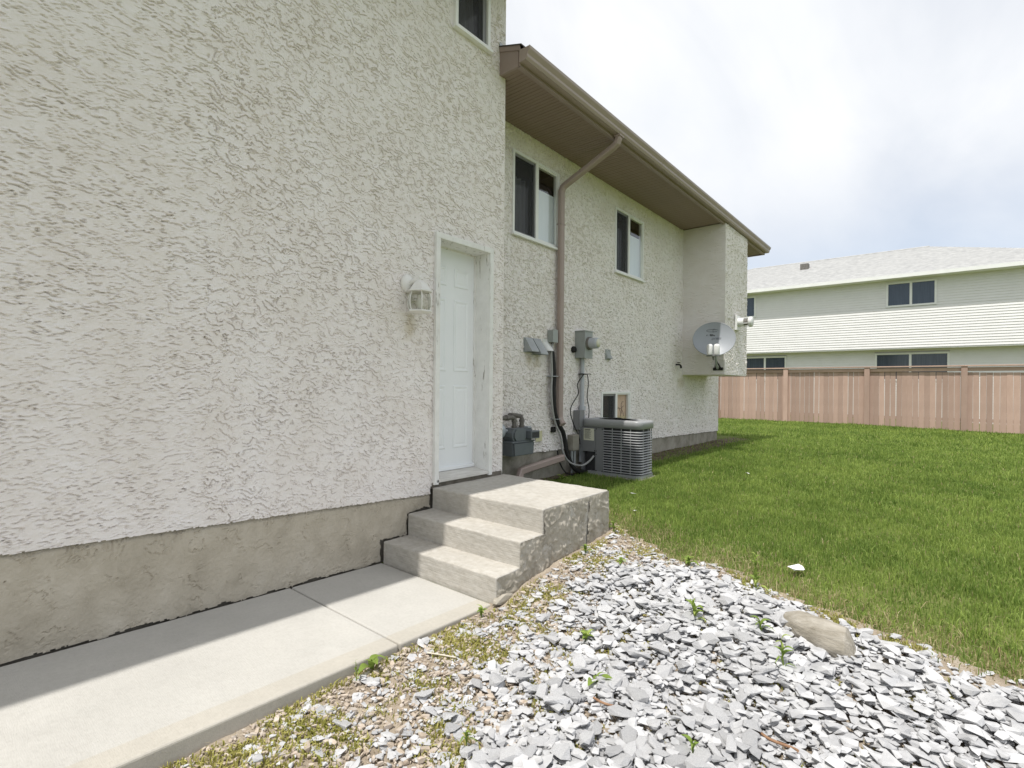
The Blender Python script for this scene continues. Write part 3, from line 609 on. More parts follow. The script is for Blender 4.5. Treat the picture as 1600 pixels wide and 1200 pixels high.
for k in range(6):
    a0, a1 = H6+k*math.pi/3, H6+(k+1)*math.pi/3; v_ = []; f_ = []
    for (r_, h_) in prof: v_ += [(lx+r_*math.cos(a0), ly+r_*math.sin(a0), h_), (lx+r_*math.cos(a1), ly+r_*math.sin(a1), h_)]
    MB().add(v_, [(2*i, 2*i+1, 2*i+3, 2*i+2) for i in range(4)]).build('glass_pane', m_lglass, lan)
    MB().tube([(lx+(r_+.001)*math.cos(a0), ly+(r_+.001)*math.sin(a0), h_) for r_, h_ in prof], .0055, 6).build('rib', m_lamp, lan)
MB().lathe([(.07, 1.984), (.098, 1.981), (.104, 1.976), (.104, 1.968), (.085, 1.962), (.02, 1.955)], (lx, ly, 0), 'Z', 6, False, H6).build('base', m_lamp, lan)
MB().lathe([(.0, 2.118), (.017, 2.116), (.017, 2.085), (.012, 2.08)], (lx, ly, 0), 'Z', 12).build('socket', m_lamp, lan)
MB().lathe([(.012, 2.08), (.018, 2.065), (.028, 2.04), (.028, 2.02), (.015, 2.0), (0, 1.995)], (lx, ly, 0), 'Z', 14).build('bulb', m_lamp, lan)

# ------------------------------------------------------------------ gas meter
gas = thing('gas_meter', 'dark grey gas meter with pipes beside the concrete landing', 'gas meter', (-.4, 4.66, .3))
def octo(y0, y1, z0, z1, c, d): return [(y0+c, z0), (y1-c, z0), (y1, z0+d), (y1, z1-d), (y1-c, z1), (y0+c, z1), (y0, z1-d), (y0, z0+d)]
MB().prism([(4.44, .60), (4.80, .60), (4.815, .745), (4.425, .745)], 'X', -.46, -.31).prism([(4.455, .61), (4.785, .61), (4.80, .74), (4.44, .74)], 'X', -.31, -.285).build('lower_case', m_gas, gas)
MB().box(-.465, -.295, 4.415, 4.825, .745, .765, .006).build('flange', m_gas, gas)
MB().prism(octo(4.432, 4.808, .765, .91, .03, .05), 'X', -.455, -.315).prism(octo(4.46, 4.66, .77, .90, .03, .04), 'X', -.315, -.295).build('upper_case', m_gas, gas)
ix = MB().box(-.315, -.235, 4.68, 4.84, .785, .875, .008).build('index_box', m_gas, gas)
MB().box(-.2355, -.233, 4.695, 4.825, .80, .86).build('index_window', m_coil, ix)
MB().box(-.36, -.3, 4.70, 4.76, .905, .925, .004).build('badge', m_gdisc, gas)
for yy in (4.555, 4.69):
    MB().tube([(-.385, yy, .90), (-.385, yy, 1.02)], .026, 12).lathe([(.036, 0), (.036, .03)], (-.385, yy, .905), 'Z', 6, False).lathe([(.034, 0), (.034, .025)], (-.385, yy, .975), 'Z', 12).build('riser_pipe', m_gpipe, gas)
MB().tube([(-.385, 4.0, 1.03), (-.385, 4.52, 1.03), (-.385, 4.548, 1.02), (-.385, 4.555, .99)], .025, 12).lathe([(.033, 0), (.033, .05)], (-.385, 4.40, 1.03), 'Y', 12).build('inlet_pipe', m_gpipe, gas)
MB().tube([(-.385, 4.69, 1.0), (-.39, 4.688, 1.035), (-.43, 4.65, 1.045), (-.56, 4.60, 1.05)], .026, 12).build('outlet_pipe', m_gpipe, gas)
MB().lathe([(.0, -.03), (.03, -.028), (.075, -.012), (.08, 0), (.08, .012), (.06, .03), (.02, .034)], (-.41, 4.345, .885), 'X', 24).tube([(-.41, 4.40, .885), (-.41, 4.45, .88)], .02, 10).tube([(-.41, 4.345, .81), (-.41, 4.345, .45)], .018, 10).build('regulator', m_gdisc, gas)
tg = MB().box(XB+.008, XB+.018, 5.115, 5.245, .70, .83, .003).build('warning_plate', m_tagy); tag(tg, 'small pale yellow plate on the stucco behind the gas meter', 'plate')
# ------------------------------------------------------------------ vent hoods and boxes
def hood(y0, y1, zt, zb, d, mat, label, cat='vent hood', curved=False, name='vent_hood', group='vent hoods on the set-back wall'):
    r_ = thing(name, label, cat, (XB, (y0+y1)/2, zb), group)
    x0 = XB+.004
    if not curved:
        s_ = MB(); w = .004
        s_.add([(x0, y0, zt), (x0, y1, zt), (x0+d, y1, zb+.012), (x0+d, y0, zb+.012), (x0+d, y0, zb), (x0+d, y1, zb), (x0, y0, zb), (x0, y1, zb),
                (x0+.012, y0, zt+.012), (x0+.012, y1, zt+.012)], [(8, 9, 2, 3), (3, 2, 5, 4), (8, 3, 4, 6, 0), (9, 7, 5, 2)])
        s_.build('hood', mat, r_)
    else:
        n = 10; v_ = []; f_ = []
        for i in range(n+1):
            a = math.pi*i/n; yy = (y0+y1)/2-math.cos(a)*(y1-y0)/2; k_ = math.sin(a)
            v_ += [(x0, yy, zt-.05+.05*k_), (x0+d*(.35+.65*k_), yy, zb+.01)]
        f_ = [(2*i, 2*i+2, 2*i+3, 2*i+1) for i in range(n)]
        MB().add(v_, f_, True).add([(x0, y0, zt-.05), (x0, y0, zb), (x0+d*.35, y0, zb+.01)], [(0, 1, 2)]).add([(x0, y1, zt-.05), (x0, y1, zb), (x0+d*.35, y1, zb+.01)], [(0, 1, 2)]).build('hood', mat, r_)
    MB().box(XB+.0, x0+.004, y0-.012, y1+.012, zb-.006, zt+.018).build('back_plate', mat, r_)
    MB().box(x0+.004, x0+d*.55, y0+.01, y1-.01, zb+.02, zb+.03).build('damper', m_dark, r_)
    return r_
hood(4.885, 5.03, 1.955, 1.80, .115, m_galv, 'grey wedge vent hood nearest the door, leftmost of three')
hood(5.045, 5.195, 1.955, 1.775, .135, m_galv, 'grey wedge vent hood in the middle of three')
hood(5.27, 5.40, 1.965, 1.82, .11, m_pvent, 'pale rounded vent hood under the small junction box', curved=True)
hood(6.845, 6.975, 1.93, 1.80, .075, m_elec, 'small pale louvre hood right of the electricity meter', curved=True, group=None)
jb = thing('junction_box', 'small grey junction box on the wall against the downspout', 'junction box', (XB, 5.44, 1.94))
MB().box(XB+.004, XB+.088, 5.355, 5.455, 1.945, 2.10, .006).build('box', m_elec, jb)
MB().box(XB+.086, XB+.096, 5.35, 5.46, 1.94, 2.105, .004).build('cover', m_elec, jb)
MB().lathe([(.018, 0), (.018, -.02), (.012, -.022), (.012, -.05)], (XB+.045, 5.41, 1.946), 'Z', 12).build('fitting', m_gpipe, jb)
gr = MB().lathe([(.0, .05), (.03, .05), (.042, .04), (.045, 0)], (XB, 5.945, 1.888), 'X', 16).build('pipe_cap', m_black); tag(gr, 'round black pipe cap on the wall left of the electricity meter', 'pipe cap')
gr = MB().box(XB+.0, XB+.05, 5.44, 5.50, .795, .865, .01).build('wall_outlet_cover', m_black); tag(gr, 'small black wall fitting behind the foot of the downspout', 'wall fitting')

# electricity meter
em = thing('electricity_meter', 'grey metal electricity meter box with round glass meter and conduit', 'electricity meter', (XB, 6.1, 1.1))
EX = XB+.155
b_ = MB().box(XB+.004, EX, 6.00, 6.195, 1.775, 2.135, .006).build('meter_box', m_elec, em)
MB().box(EX, EX+.008, 5.995, 6.20, 1.77, 2.14, .003).box(XB+.004, EX+.018, 5.99, 6.205, 2.135, 2.146).build('cover', m_elec, b_)
MB().lathe([(.088, 0), (.088, .03), (.08, .034)], (EX+.006, 6.098, 1.975), 'X', 28).build('collar_ring', m_gpipe, em)
MB().lathe([(.074, .03), (.074, .125), (.069, .14), (.05, .148), (0, .15)], (EX+.006, 6.098, 1.975), 'X', 28).build('glass_dome', m_pvc, em)
MB().lathe([(.055, 0), (.055, .002), (0, .003)], (EX+.157, 6.098, 1.975), 'X', 20).build('dial', m_lab, em)
MB().tube([(XB+.045, 6.13, 1.78), (XB+.045, 6.13, .98)], .028, 14).build('conduit', m_pvc, em)
MB().tube([(XB+.048, 6.13, 1.0), (XB+.048, 6.13, .35)], .042, 14).lathe([(.047, 0), (.047, .06)], (XB+.048, 6.13, 1.06), 'Z', 14).build('conduit_sleeve', m_pvc, em)
MB().box(XB+.01, XB+.085, 6.08, 6.2, 1.553, 1.567).tube([(XB+.09, 6.12, 1.56), (XB+.10, 6.26, 1.563)], .006, 6).build('ground_clamp', m_black, em)
dc = thing('disconnect_box', 'grey disconnect box low on the wall behind the air conditioner', 'disconnect box', (XB, 6.0, .8))
MB().box(XB+.004, XB+.10, 5.97, 6.085, .80, 1.065, .006).build('box', m_acgrey, dc)
MB().box(XB+.10, XB+.112, 5.965, 6.09, .84, 1.07, .004).build('cover', m_acgrey, dc)
dc = thing('utility_box', 'low grey utility box with two metal pipes running into the grass', 'utility box', (XB, 5.9, .2))
MB().box(XB+.004, XB+.10, 5.83, 5.98, .53, .74, .008).build('box', m_found2, dc)
for yy in (5.86, 5.925): MB().tube([(XB+.06, yy, .54), (XB+.06, yy, .2)], .018, 10).build('pipe', m_galv, dc)

def cable(name, pts, r, mat, label, cat='cable'):
    P = [Vector(p) for p in pts]; out = []
    for i in range(len(P)-1):
        p0, p1, p2, p3 = P[max(i-1, 0)], P[i], P[i+1], P[min(i+2, len(P)-1)]
        for k in range(6):
            t = k/6; out.append(.5*((2*p1)+(p2-p0)*t+(2*p0-5*p1+4*p2-p3)*t*t+(3*p1-p0-3*p2+p3)*t**3))
    out.append(P[-1])
    o = MB().tube(out, r, 8).build(name, mat); return tag(o, label, cat)
cx_ = XB+.07
cable('grey_conduit', [(XB+.05, 5.41, 1.93), (cx_, 5.352, 1.82), (cx_, 5.370, 1.54), (cx_, 5.358, 1.33), (cx_, 5.39, 1.09), (cx_, 5.45, .925), (cx_+.01, 5.52, .80), (cx_+.02, 5.575, .67), (cx_+.03, 5.585, .545), (cx_+.05, 5.66, .43), (cx_+.09, 5.76, .365), (cx_+.14, 5.90, .345), (-.26, 6.00, .40), (-.235, 6.06, .46)], .0135, m_cable, 'thin grey flexible conduit curving down the wall to the air conditioner')
cable('coolant_line', [(XB+.05, 5.40, 1.84), (cx_, 5.415, 1.54), (cx_, 5.408, 1.33), (cx_, 5.432, 1.09), (cx_+.005, 5.50, .925), (cx_+.01, 5.615, .79), (cx_+.01, 5.67, .65), (cx_+.03, 5.70, .49), (cx_+.08, 5.78, .31), (-.36, 6.0, .24), (-.30, 6.1, .27)], .029, m_black, 'thick black insulated coolant line running down beside the downspout')
cable('small_black_cable', [(XB+.03, 5.56, .55), (XB+.06, 5.575, .40), (XB+.10, 5.65, .27), (XB+.12, 5.80, .22)], .009, m_black, 'short black cable drooping into the grass below the downspout')
cable('coax_cable', [(XB+.085, 6.10, 1.555), (XB+.06, 5.985, 1.42), (XB+.06, 6.005, 1.29), (XB+.06, 5.82, 1.095), (XB+.06, 5.88, .905), (XB+.08, 6.0, .71), (XB+.08, 6.03, .6)], .0065, m_black, 'wavy thin black cable left of the meter conduit')
cable('coax_cable', [(XB+.085, 6.20, 1.55), (XB+.06, 6.265, 1.42), (XB+.06, 6.235, 1.245), (XB+.06, 6.29, 1.065), (XB+.06, 6.27, .9)], .0065, m_black, 'thin black cable right of the meter conduit')
for z, lab in ((1.51, 'upper pale strap tying the black line and grey conduit to the wall'), (.965, 'lower pale strap tying the black line and grey conduit to the wall')):
    tag(MB().box(XB+.005, XB+.105, 5.34 if z > 1 else 5.44, 5.46 if z > 1 else 5.56, z, z+.008).build('cable_strap', m_pvc), lab, 'strap')
hb = thing('hose_tap', 'small black hose tap on the wall left of the chimney chase', 'tap', (XB, 9.5, 1.8))
MB().tube([(XB, 9.50, 1.82), (XB+.07, 9.50, 1.82), (XB+.10, 9.50, 1.80)], .016, 8).tube([(XB+.10, 9.50, 1.80), (XB+.105, 9.50, 1.75)], .02, 8).build('spout', m_black, hb)
MB().lathe([(.03, 0), (.03, .012)], (XB+.06, 9.50, 1.85), 'Z', 10).build('handle', m_black, hb)

# ------------------------------------------------------------------ air conditioner
ac = thing('air_conditioner', 'grey louvred outdoor air conditioner on the lawn by the wall', 'air conditioner', (0, 6.4, .2))
AX0, AX1, AY0, AY1, AZ0, AZ1 = -.425, .440, 6.045, 6.47, .225, .955
def rrect(x0, x1, y0, y1, r, n=6):
    P = []
    for (cx, cy, a0) in ((x1-r, y0+r, -90), (x1-r, y1-r, 0), (x0+r, y1-r, 90), (x0+r, y0+r, 180)):
        for i in range(n+1):
            a = R(a0+90*i/n); P.append((cx+r*math.cos(a), cy+r*math.sin(a)))
    return P
MB().prism(rrect(AX0+.03, AX1-.03, AY0+.03, AY1-.03, .06), 'Z', AZ0+.02, AZ1-.10).build('coil', m_coil, ac)
MB().prism(rrect(AX0-.004, AX1+.006, AY0-.006, AY1+.004, .085), 'Z', AZ0, AZ0+.035).build('base_pan', m_aclight, ac)
# top cap with rounded shoulder
def loft(profiles):
    m_ = MB(); n = len(profiles[0]); v_ = [p for pr in profiles for p in pr]
    m_.add(v_, [(i*n+k, i*n+(k+1) % n, (i+1)*n+(k+1) % n, (i+1)*n+k) for i in range(len(profiles)-1) for k in range(n)], True); return m_
cap = []
for (ins, z) in ((.004, AZ1-.108), (-.012, AZ1-.105), (-.013, AZ1-.03), (-.009, AZ1-.014), (.004, AZ1-.004), (.02, AZ1), (.055, AZ1), (.068, AZ1-.004), (.072, AZ1-.02)):
    cap.append([(x, y_, z) for x, y_ in rrect(AX0+ins, AX1-ins, AY0+ins, AY1-ins, max(.02, .085-ins))])
loft(cap).build('top_cap', m_aclight, ac)
acx, acy = (AX0+AX1)/2, (AY0+AY1)/2
MB().prism(rrect(AX0+.079, AX1-.079, AY0+.079, AY1-.079, .02), 'Z', AZ1-.04, AZ1-.03).build('fan_deck', m_dark, ac)
fg = MB()
for r_ in np.arange(.03, .17, .02): fg.tube([(acx+2.0*r_*math.cos(a), acy+r_*math.sin(a), AZ1+.012-.05*(r_/.17)**2) for a in np.linspace(0, 2*math.pi, 37)], .0035, 5, cap=False)
for a in np.linspace(0, 2*math.pi, 13)[:-1]: fg.tube([(acx, acy, AZ1+.012), (acx+.18*math.cos(a), acy+.09*math.sin(a), AZ1+.004), (acx+.34*math.cos(a), acy+.17*math.sin(a), AZ1-.03)], .004, 5)
fg.lathe([(.05, AZ1+.014), (.05, AZ1+.018), (0, AZ1+.02)], (acx, acy, 0), 'Z', 16).build('fan_guard', m_black, ac)
# service corner panels on the near face
MB().box(AX0, -.205, AY0, AY0+.02, .515, AZ1-.11, .003).box(AX0, AX0+.02, AY0+.01, AY1-.02, AZ0+.03, AZ1-.11).build('service_panel', m_acgrey, ac)
MB().box(-.202, -.085, AY0+.002, AY0+.022, AZ0+.03, AZ1-.11, .003).build('corner_panel', m_acgrey, ac)
MB().box(AX0+.0, -.205, AY0+.09, AY0+.1, AZ0+.03, .515).box(-.22, -.205, AY0+.02, AY0+.1, AZ0+.03, .515).build('valve_recess', m_acgrey, ac)
scw = MB()
for (x, z) in ((-.215, .80), (-.19, .825), (-.10, .825), (-.215, .53), (-.19, .53), (-.19, .485), (-.1, .27), (-.19, .27)): scw.lathe([(.007, 0), (.007, -.004), (0, -.005)], (x, AY0, z), 'Y', 8)
scw.build('screw', m_black, ac)
lb = MB().box(-.385, -.225, AY0-.003, AY0-.0005, .665, .825).build('rating_label', m_lab, ac)
pr = MB()
for i, z in enumerate(np.linspace(.81, .69, 13)):
    w = .13*(0.55+.45*rnd.random()); pr.box(-.37, -.37+w, AY0-.0045, AY0-.0032, z-.0018 if i else z-.004, z+.0018 if i else z+.004)
pr.build('label_print', m_ink, lb)
# louvres: pressed bands wrapping the corner, each one a part
path = [(-.085, AY0+.004)]+[(x, AY0+.004) for x in (.05, .2, AX1-.075)]+[(AX1-.004-.075+.075*math.sin(R(a)), AY0+.004+.075-.075*math.cos(R(a))) for a in (15, 30, 45, 60, 75)]+[(AX1-.004, yy) for yy in (AY0+.08, 6.2, 6.3, AY1-.09)]
def nrm(i):
    a = Vector(path[max(i-1, 0)]); b = Vector(path[min(i+1, len(path)-1)]); t = (b-a).normalized(); return Vector((t.y, -t.x))
pz = .033; z = AZ0+.05; lm = None
v_ = []
for i, (x, y_) in enumerate(path):
    n_ = nrm(i)
    for (o_, dz) in ((.008, .0), (.012, .003), (-.002, .0145), (-.008, .0125)): v_.append((x+n_.x*o_, y_+n_.y*o_, dz))
lou = MB().add(v_, [(i*4+k, i*4+(k+1) % 4, (i+1)*4+(k+1) % 4, (i+1)*4+k) for i in range(len(path)-1) for k in range(4)])
lm = lou.mesh('louvre'); lm.materials.append(m_aclight)
while z < AZ1-.125:
    o = bpy.data.objects.new('louvre', lm); COL.objects.link(o); o.parent = ac; o.matrix_parent_inverse = Matrix.Translation(-WL[ac.name]); o.location = (0, 0, z); z += pz
for (x, y_, w, d) in ((.045, AY0+.001, .011, .012), (.175, AY0+.001, .011, .012), (.305, AY0+.001, .011, .012), (AX1-.009, 6.15, .012, .011), (AX1-.009, 6.29, .012, .011), (AX1-.009, 6.39, .012, .011)):
    MB().box(x-w/2, x+w/2, y_-d/2+.003, y_+d/2, AZ0+.03, AZ1-.11).build('louvre_rib', m_aclight, ac)
pad = MB().box(-.44, .45, 6.03, 6.5, .10, .222, .01).build('equipment_pad', m_found2); tag(pad, 'concrete pad sunk in grass under the air conditioner', 'pad')

# ------------------------------------------------------------------ satellite dish
dish = thing('satellite_dish', 'oval grey satellite dish mounted on the chimney chase', 'satellite dish', (.15, CY0, 1.73))
dc_ = Vector((.215, 9.43, 2.262)); dn = Vector((.30, -1, .30)).normalized()
du = (Vector((0, 0, 1))-dn*dn.z).normalized(); dr = du.cross(dn)*-1
dr = dn.cross(du)*-1 if False else Vector((-dn.y, dn.x, 0)).normalized()
du = dr.cross(dn).normalized()*-1
if du.z < 0: du = -du
A_, B_ = .352, .315
v_ = [dc_-dn*.07]; f_ = []; NR, NS = 8, 48
for i in range(1, NR+1):
    q = i/NR
    for k in range(NS):
        a = 2*math.pi*k/NS; v_.append(dc_+dr*(A_*q*math.cos(a))+du*(B_*q*math.sin(a))+dn*(.07*q*q-.07))
for k in range(NS): f_.append((0, 1+k, 1+(k+1) % NS))
for i in range(NR-1):
    for k in range(NS): f_.append((1+i*NS+k, 1+(i+1)*NS+k, 1+(i+1)*NS+(k+1) % NS, 1+i*NS+(k+1) % NS))
m_ = MB(); m_.add(v_, f_, True)
m_.add([p-dn*.008 for p in v_], [tuple(reversed(q)) for q in f_], True)
ref = m_.build('reflector', m_dish, dish)
MB().tube([dc_+dr*((A_+.002)*math.cos(a))+du*((B_+.002)*math.sin(a))-dn*.002 for a in np.linspace(0, 2*math.pi, 49)], .007, 6, cap=False).build('rim', m_dish, ref)
def dpt(a, b): return dc_+dr*a+du*b+dn*(.07*((a/A_)**2+(b/B_)**2)-.07+.004)
def dmat(a, b):
    p = dpt(a, b); tx = (dpt(a+.01, b)-dpt(a-.01, b)).normalized(); tz = dn; ty = tz.cross(tx).normalized(); tz = tx.cross(ty)
    m4 = Matrix((tx, ty, tz)).transposed().to_4x4(); m4.translation = p; return m4
link('lettering', text_mesh('Bell', .105, dmat(-.06, .08), .003), m_ink, ref)
link('lettering', text_mesh('ExpressVu', .072, dmat(.045, .015), .001), mk('grey_ink', [(.16, .17, .19), (.2, .21, .23)], 5, 2, .6), ref)
sw = MB()
sw.tube([dpt(-.03+.10*math.cos(a), .175+.022*math.sin(a)) for a in np.linspace(.3, 5.6, 30)], .0028, 5)
sw.tube([dpt(.0+.02*math.cos(a), .175+.03*math.sin(a)) for a in np.linspace(1.2, 4.4, 12)], .0028, 5)
sw.build('swoosh_mark', m_ink, ref)
lnb_c = dc_+dn*.30-du*.29
for sg in (-1, 1):
    b = lnb_c+dr*(.056*sg); ax = (dc_-b).normalized()
    up_ = Vector((0.02*sg, 0, 1)).normalized()
    MB().tube([b-up_*.11, b-up_*.095, b+up_*.03, b+up_*.055, b+up_*.07, b+up_*.078], [.044, .05, .05, .046, .034, .006], 14).build('receiver', m_pvent, dish)
MB().tube([lnb_c-Vector((0, 0, .10))-dn*.0, lnb_c-Vector((0, 0, .14))-dn*.06, dc_-du*.37-dn*.05, dc_-du*.33-dn*.12], .018, 8).build('arm', m_acgrey, dish)
MB().box(lnb_c.x-.11, lnb_c.x+.11, lnb_c.y-.02, lnb_c.y+.02, lnb_c.z-.135, lnb_c.z-.105, .004).build('receiver_bracket', m_acgrey, dish)
ft = Vector((.165, CY0-.01, 1.745))
MB().tube([ft+Vector((0, -.02, .0)), ft+Vector((0, -.09, .05)), ft+Vector((.0, -.14, .2)), Vector((.165, 9.60, 2.15)), dc_-dn*.10], .022, 10).build('mast', m_galv, dish)
MB().box(dc_.x-.08, dc_.x+.06, dc_.y+.10, dc_.y+.19, dc_.z-.12, dc_.z+.10, .01).build('mount_bracket', m_galv, dish)
MB().box(ft.x-.09, ft.x+.09, CY0-.025, CY0-.006, ft.z-.035, ft.z+.02, .004).tube([ft+Vector((-.05, -.03, 0)), ft+Vector((0, -.10, .14))], .012, 6).tube([ft+Vector((.06, -.03, 0)), ft+Vector((0, -.10, .14))], .012, 6).build('foot', m_black, dish)

# ------------------------------------------------------------------ direct vent on the chase
dv = thing('exhaust_vent', 'white round exhaust vent on square plate, high on the chimney chase', 'exhaust vent', (XF, 10.5, 2.65))
vy, vz = 10.50, 2.655
MB().box(XF+.004, XF+.05, vy-.12, vy+.12, vz-.155, vz+.13, .006).build('plate', m_pvent, dv)
MB().lathe([(.085, .05), (.085, .15)], (XF, vy, vz), 'X', 24).build('collar', m_pvent, dv)
MB().lathe([(.06, .15), (.06, .25)], (XF, vy, vz), 'X', 20).build('inner_pipe', m_gpipe, dv)
for k in range(4): MB().tube([(XF+.15, vy+.08*math.cos(k*1.57+.4), vz+.08*math.sin(k*1.57+.4)), (XF+.24, vy+.08*math.cos(k*1.57+.4), vz+.08*math.sin(k*1.57+.4))], .008, 6).build('cage_rod', m_pvent, dv)
MB().lathe([(.09, .235), (.095, .24), (.095, .29), (.085, .30), (0, .302)], (XF, vy, vz), 'X', 24).build('cap', m_pvent, dv)

# ------------------------------------------------------------------ fence
fence = thing('board_fence', 'rose-beige vertical board fence at the end of the lawn', 'fence', (0, 20.7, .2))
FY = 20.7
bw = .138
def board_mesh(i):
    r_ = random.Random(i); h = 1.80
    m_ = MB(); m_.box(-bw/2, bw/2, 0, .018, .04, h, .003, 1); me = m_.mesh('board'); me.materials.append(m_fence); return me
bms = [board_mesh(i) for i in range(2)]
x = -5.2; k = 0
gaps = random.Random(3)
while x < 9.3:
    o = bpy.data.objects.new('board', bms[k % 2]); COL.objects.link(o); o.parent = fence; o.matrix_parent_inverse = Matrix.Translation(-WL[fence.name])
    o.location = (x, FY+gaps.uniform(-.004, .004), gz(x, FY)-.02); o.rotation_euler = (0, gaps.uniform(-.004, .004), 0); x += bw+gaps.choice([.002, .003, .004, .008, .013]); k += 1
px_ = -.955-2.42*2
while px_ < 9.3:
    MB().box(px_-.075, px_+.075, FY-.10, FY-.012, gz(px_, FY)-.1, 2.10, .006).build('post', m_fence, fence); px_ += 2.42
for xa in np.arange(-.955-4.84, 9, 2.42):
    MB().box(xa+.076, xa+2.42-.076, FY-.045, FY-.006, 1.965, 2.075, .004).build('rail', m_fence, fence)
    MB().box(xa, xa+2.419, FY-.12, FY+.06, 2.102, 2.14, .004).build('cap_board', m_fence, fence)
    MB().box(xa+.076, xa+2.42-.076, FY+.02, FY+.06, .45, .54, .004).build('rail', m_fence, fence)

# ------------------------------------------------------------------ neighbour house behind the fence
nb = thing('neighbour_house', 'two-storey white siding house with pale grey roof behind the fence', 'house', (-1, 28, .2))
NX0, NX1, NY = -9.2, 7.4, 26.0
def siding(y, z0, z1, x0, x1, holes, name):
    m_ = MB(); p = .102; z = z0
    while z < z1-.01:
        zz = min(z+p, z1)
        spans = [(x0, x1)]
        for (hx0, hx1, hz0, hz1) in holes:
            if zz > hz0+.02 and z < hz1-.02:
                ns = []
                for (a, b) in spans:
                    if hx0 > a: ns.append((a, min(b, hx0)))
                    if hx1 < b: ns.append((max(a, hx1), b))
                spans = [s for s in ns if s[1] > s[0]]
        for (a, b) in spans: m_.add([(a, y-.020, z), (b, y-.020, z), (b, y-.017, z+.02), (a, y-.017, z+.02), (a, y-.003, zz), (b, y-.003, zz), (a, y, z), (b, y, z)], [(0, 1, 2, 3), (3, 2, 5, 4), (6, 7, 1, 0)])
        z += p
    return m_.build(name, m_nsiding, nb)
uh = [(-4.9, -3.36, 4.72, 5.72), (1.6, 3.2, 4.72, 5.72)]; lh = [(-3.95, -2.15, 1.75, 2.90), (1.2, 3.6, 1.75, 2.90)]
siding(NY, 3.08, 5.98, NX0, NX1, uh, 'upper_siding'); siding(NY+.5, .1, 3.06, NX0, NX1, lh, 'lower_siding')
MB().box(NX0, NX1, NY, NY+.5, 3.03, 3.075).build('overhang_underside', m_nsiding, nb)
MB().box(NX0, NX1, NY+.55, NY+9, .1, 5.9).build('core_walls', m_nsiding, nb)
def nwin(x0, x1, z0, z1, y, mulls):
    f_ = MB(); T = .07
    f_.box(x0, x0+T, y-.05, y+.03, z0, z1); f_.box(x1-T, x1, y-.05, y+.03, z0, z1); f_.box(x0+T, x1-T, y-.05, y+.03, z1-T, z1); f_.box(x0+T, x1-T, y-.05, y+.03, z0, z0+T)
    for m in mulls: f_.box(m-.04, m+.04, y-.045, y+.03, z0+T, z1-T)
    w = f_.build('window', m_vinyl, nb); MB().box(x0+T, x1-T, y+.0, y+.01, z0+T, z1-T).build('pane', m_npane, w)
m_npane = mk('neighbour_pane', [(.03, .045, .07), (.05, .07, .10)], 3, 3, .08, 0, 10, .6, stretch=(6, 1, .3))
for (a, b, c, d) in uh: nwin(a, b, c, d, NY, [(a+b)/2])
for (a, b, c, d) in lh: nwin(a, b, c, d, NY+.5, [(a+b)/2-.02])
EY, EZ, SLP = 25.55, 5.95, .40
hx0, hx1 = -9.8, 8.0; dep = 10.2
rz = EZ+SLP*dep/2
V_ = [(hx0, EY, EZ), (hx1, EY, EZ), (hx1, EY+dep, EZ), (hx0, EY+dep, EZ), (hx0+dep/2, EY+dep/2, rz), (hx1-dep/2, EY+dep/2, rz)]
nr = MB().add(V_, [(0, 1, 5, 4), (1, 2, 5), (2, 3, 4, 5), (3, 0, 4)]).build('roof', m_nshingle, nb)
# shingle courses as real steps on the slope that faces us
sc = MB(); nC = 34
for i in range(nC):
    t0 = i/nC*dep/2; t1 = (i+1)/nC*dep/2+.02; a0, a1 = hx0+t0, hx1-t0; b0, b1 = hx0+t1, hx1-t1
    if b1 <= b0: break
    sc.add([(a0, EY+t0, EZ+SLP*t0+.022), (a1, EY+t0, EZ+SLP*t0+.022), (b1, EY+t1, EZ+SLP*t1+.010), (b0, EY+t1, EZ+SLP*t1+.010), (a0, EY+t0, EZ+SLP*t0+.002), (a1, EY+t0, EZ+SLP*t0+.002)], [(0, 1, 2, 3), (4, 5, 1, 0)])
sc.build('shingle_courses', m_nshingle, nr)
MB().tube([V_[0], V_[4]], .06, 6).tube([V_[4], V_[5]], .06, 6).build('hip_cap', m_nshingle, nr)
MB().box(-2.05, -1.7, 28.75, 29.1, 7.22, 7.55).build('roof_vent', m_gpipe, nr)
MB().box(hx0, hx1, EY-.09, EY, EZ-.14, EZ-.0).build('gutter', m_vinyl, nb)
MB().box(hx0+.01, hx1-.01, EY+.002, NY+.02, EZ-.15, EZ-.12).build('soffit', m_vinyl, nb)

# ------------------------------------------------------------------ log at the edge of the gravel
lgp = []
lgz = lambda x, y: float(gz(x, y))
lg = MB()
pts = [(2.67, 3.14), (2.70, 3.125), (2.77, 3.10), (2.9, 3.05), (3.15, 2.98), (3.4, 2.92), (3.8, 2.82), (4.3, 2.72)]
rad = [.020, .055, .080, .095, .098, .10, .10, .10]
LX = np.linspace(2.67, 3.04, 90); LYv = np.interp(LX, [p[0] for p in pts], [p[1] for p in pts]); LR = np.interp(LX, [p[0] for p in pts], rad)*np.sqrt(np.clip((3.042-LX)/.05, .0, 1))
NS_ = 40
LA, LXX = np.meshgrid(2*np.pi*np.arange(NS_)/NS_, LX); LRR = LR[:, None]
LQ = 1+.10*gn(LXX*3, np.cos(LA)*1.5+7, 201)+.05*gn(LXX*9, np.sin(LA)*3, 202)-.16*np.maximum(0, gn((LA+LXX*.8)*5.5, LXX*1.1, 203)-.28)
LZ = (gz(LX, LYv)+LR*.62)[:, None]
v_ = [tuple(p) for p in np.stack([LXX, LYv[:, None]+LRR*LQ*np.cos(LA), LZ+LRR*LQ*np.sin(LA)], -1).reshape(-1, 3)]
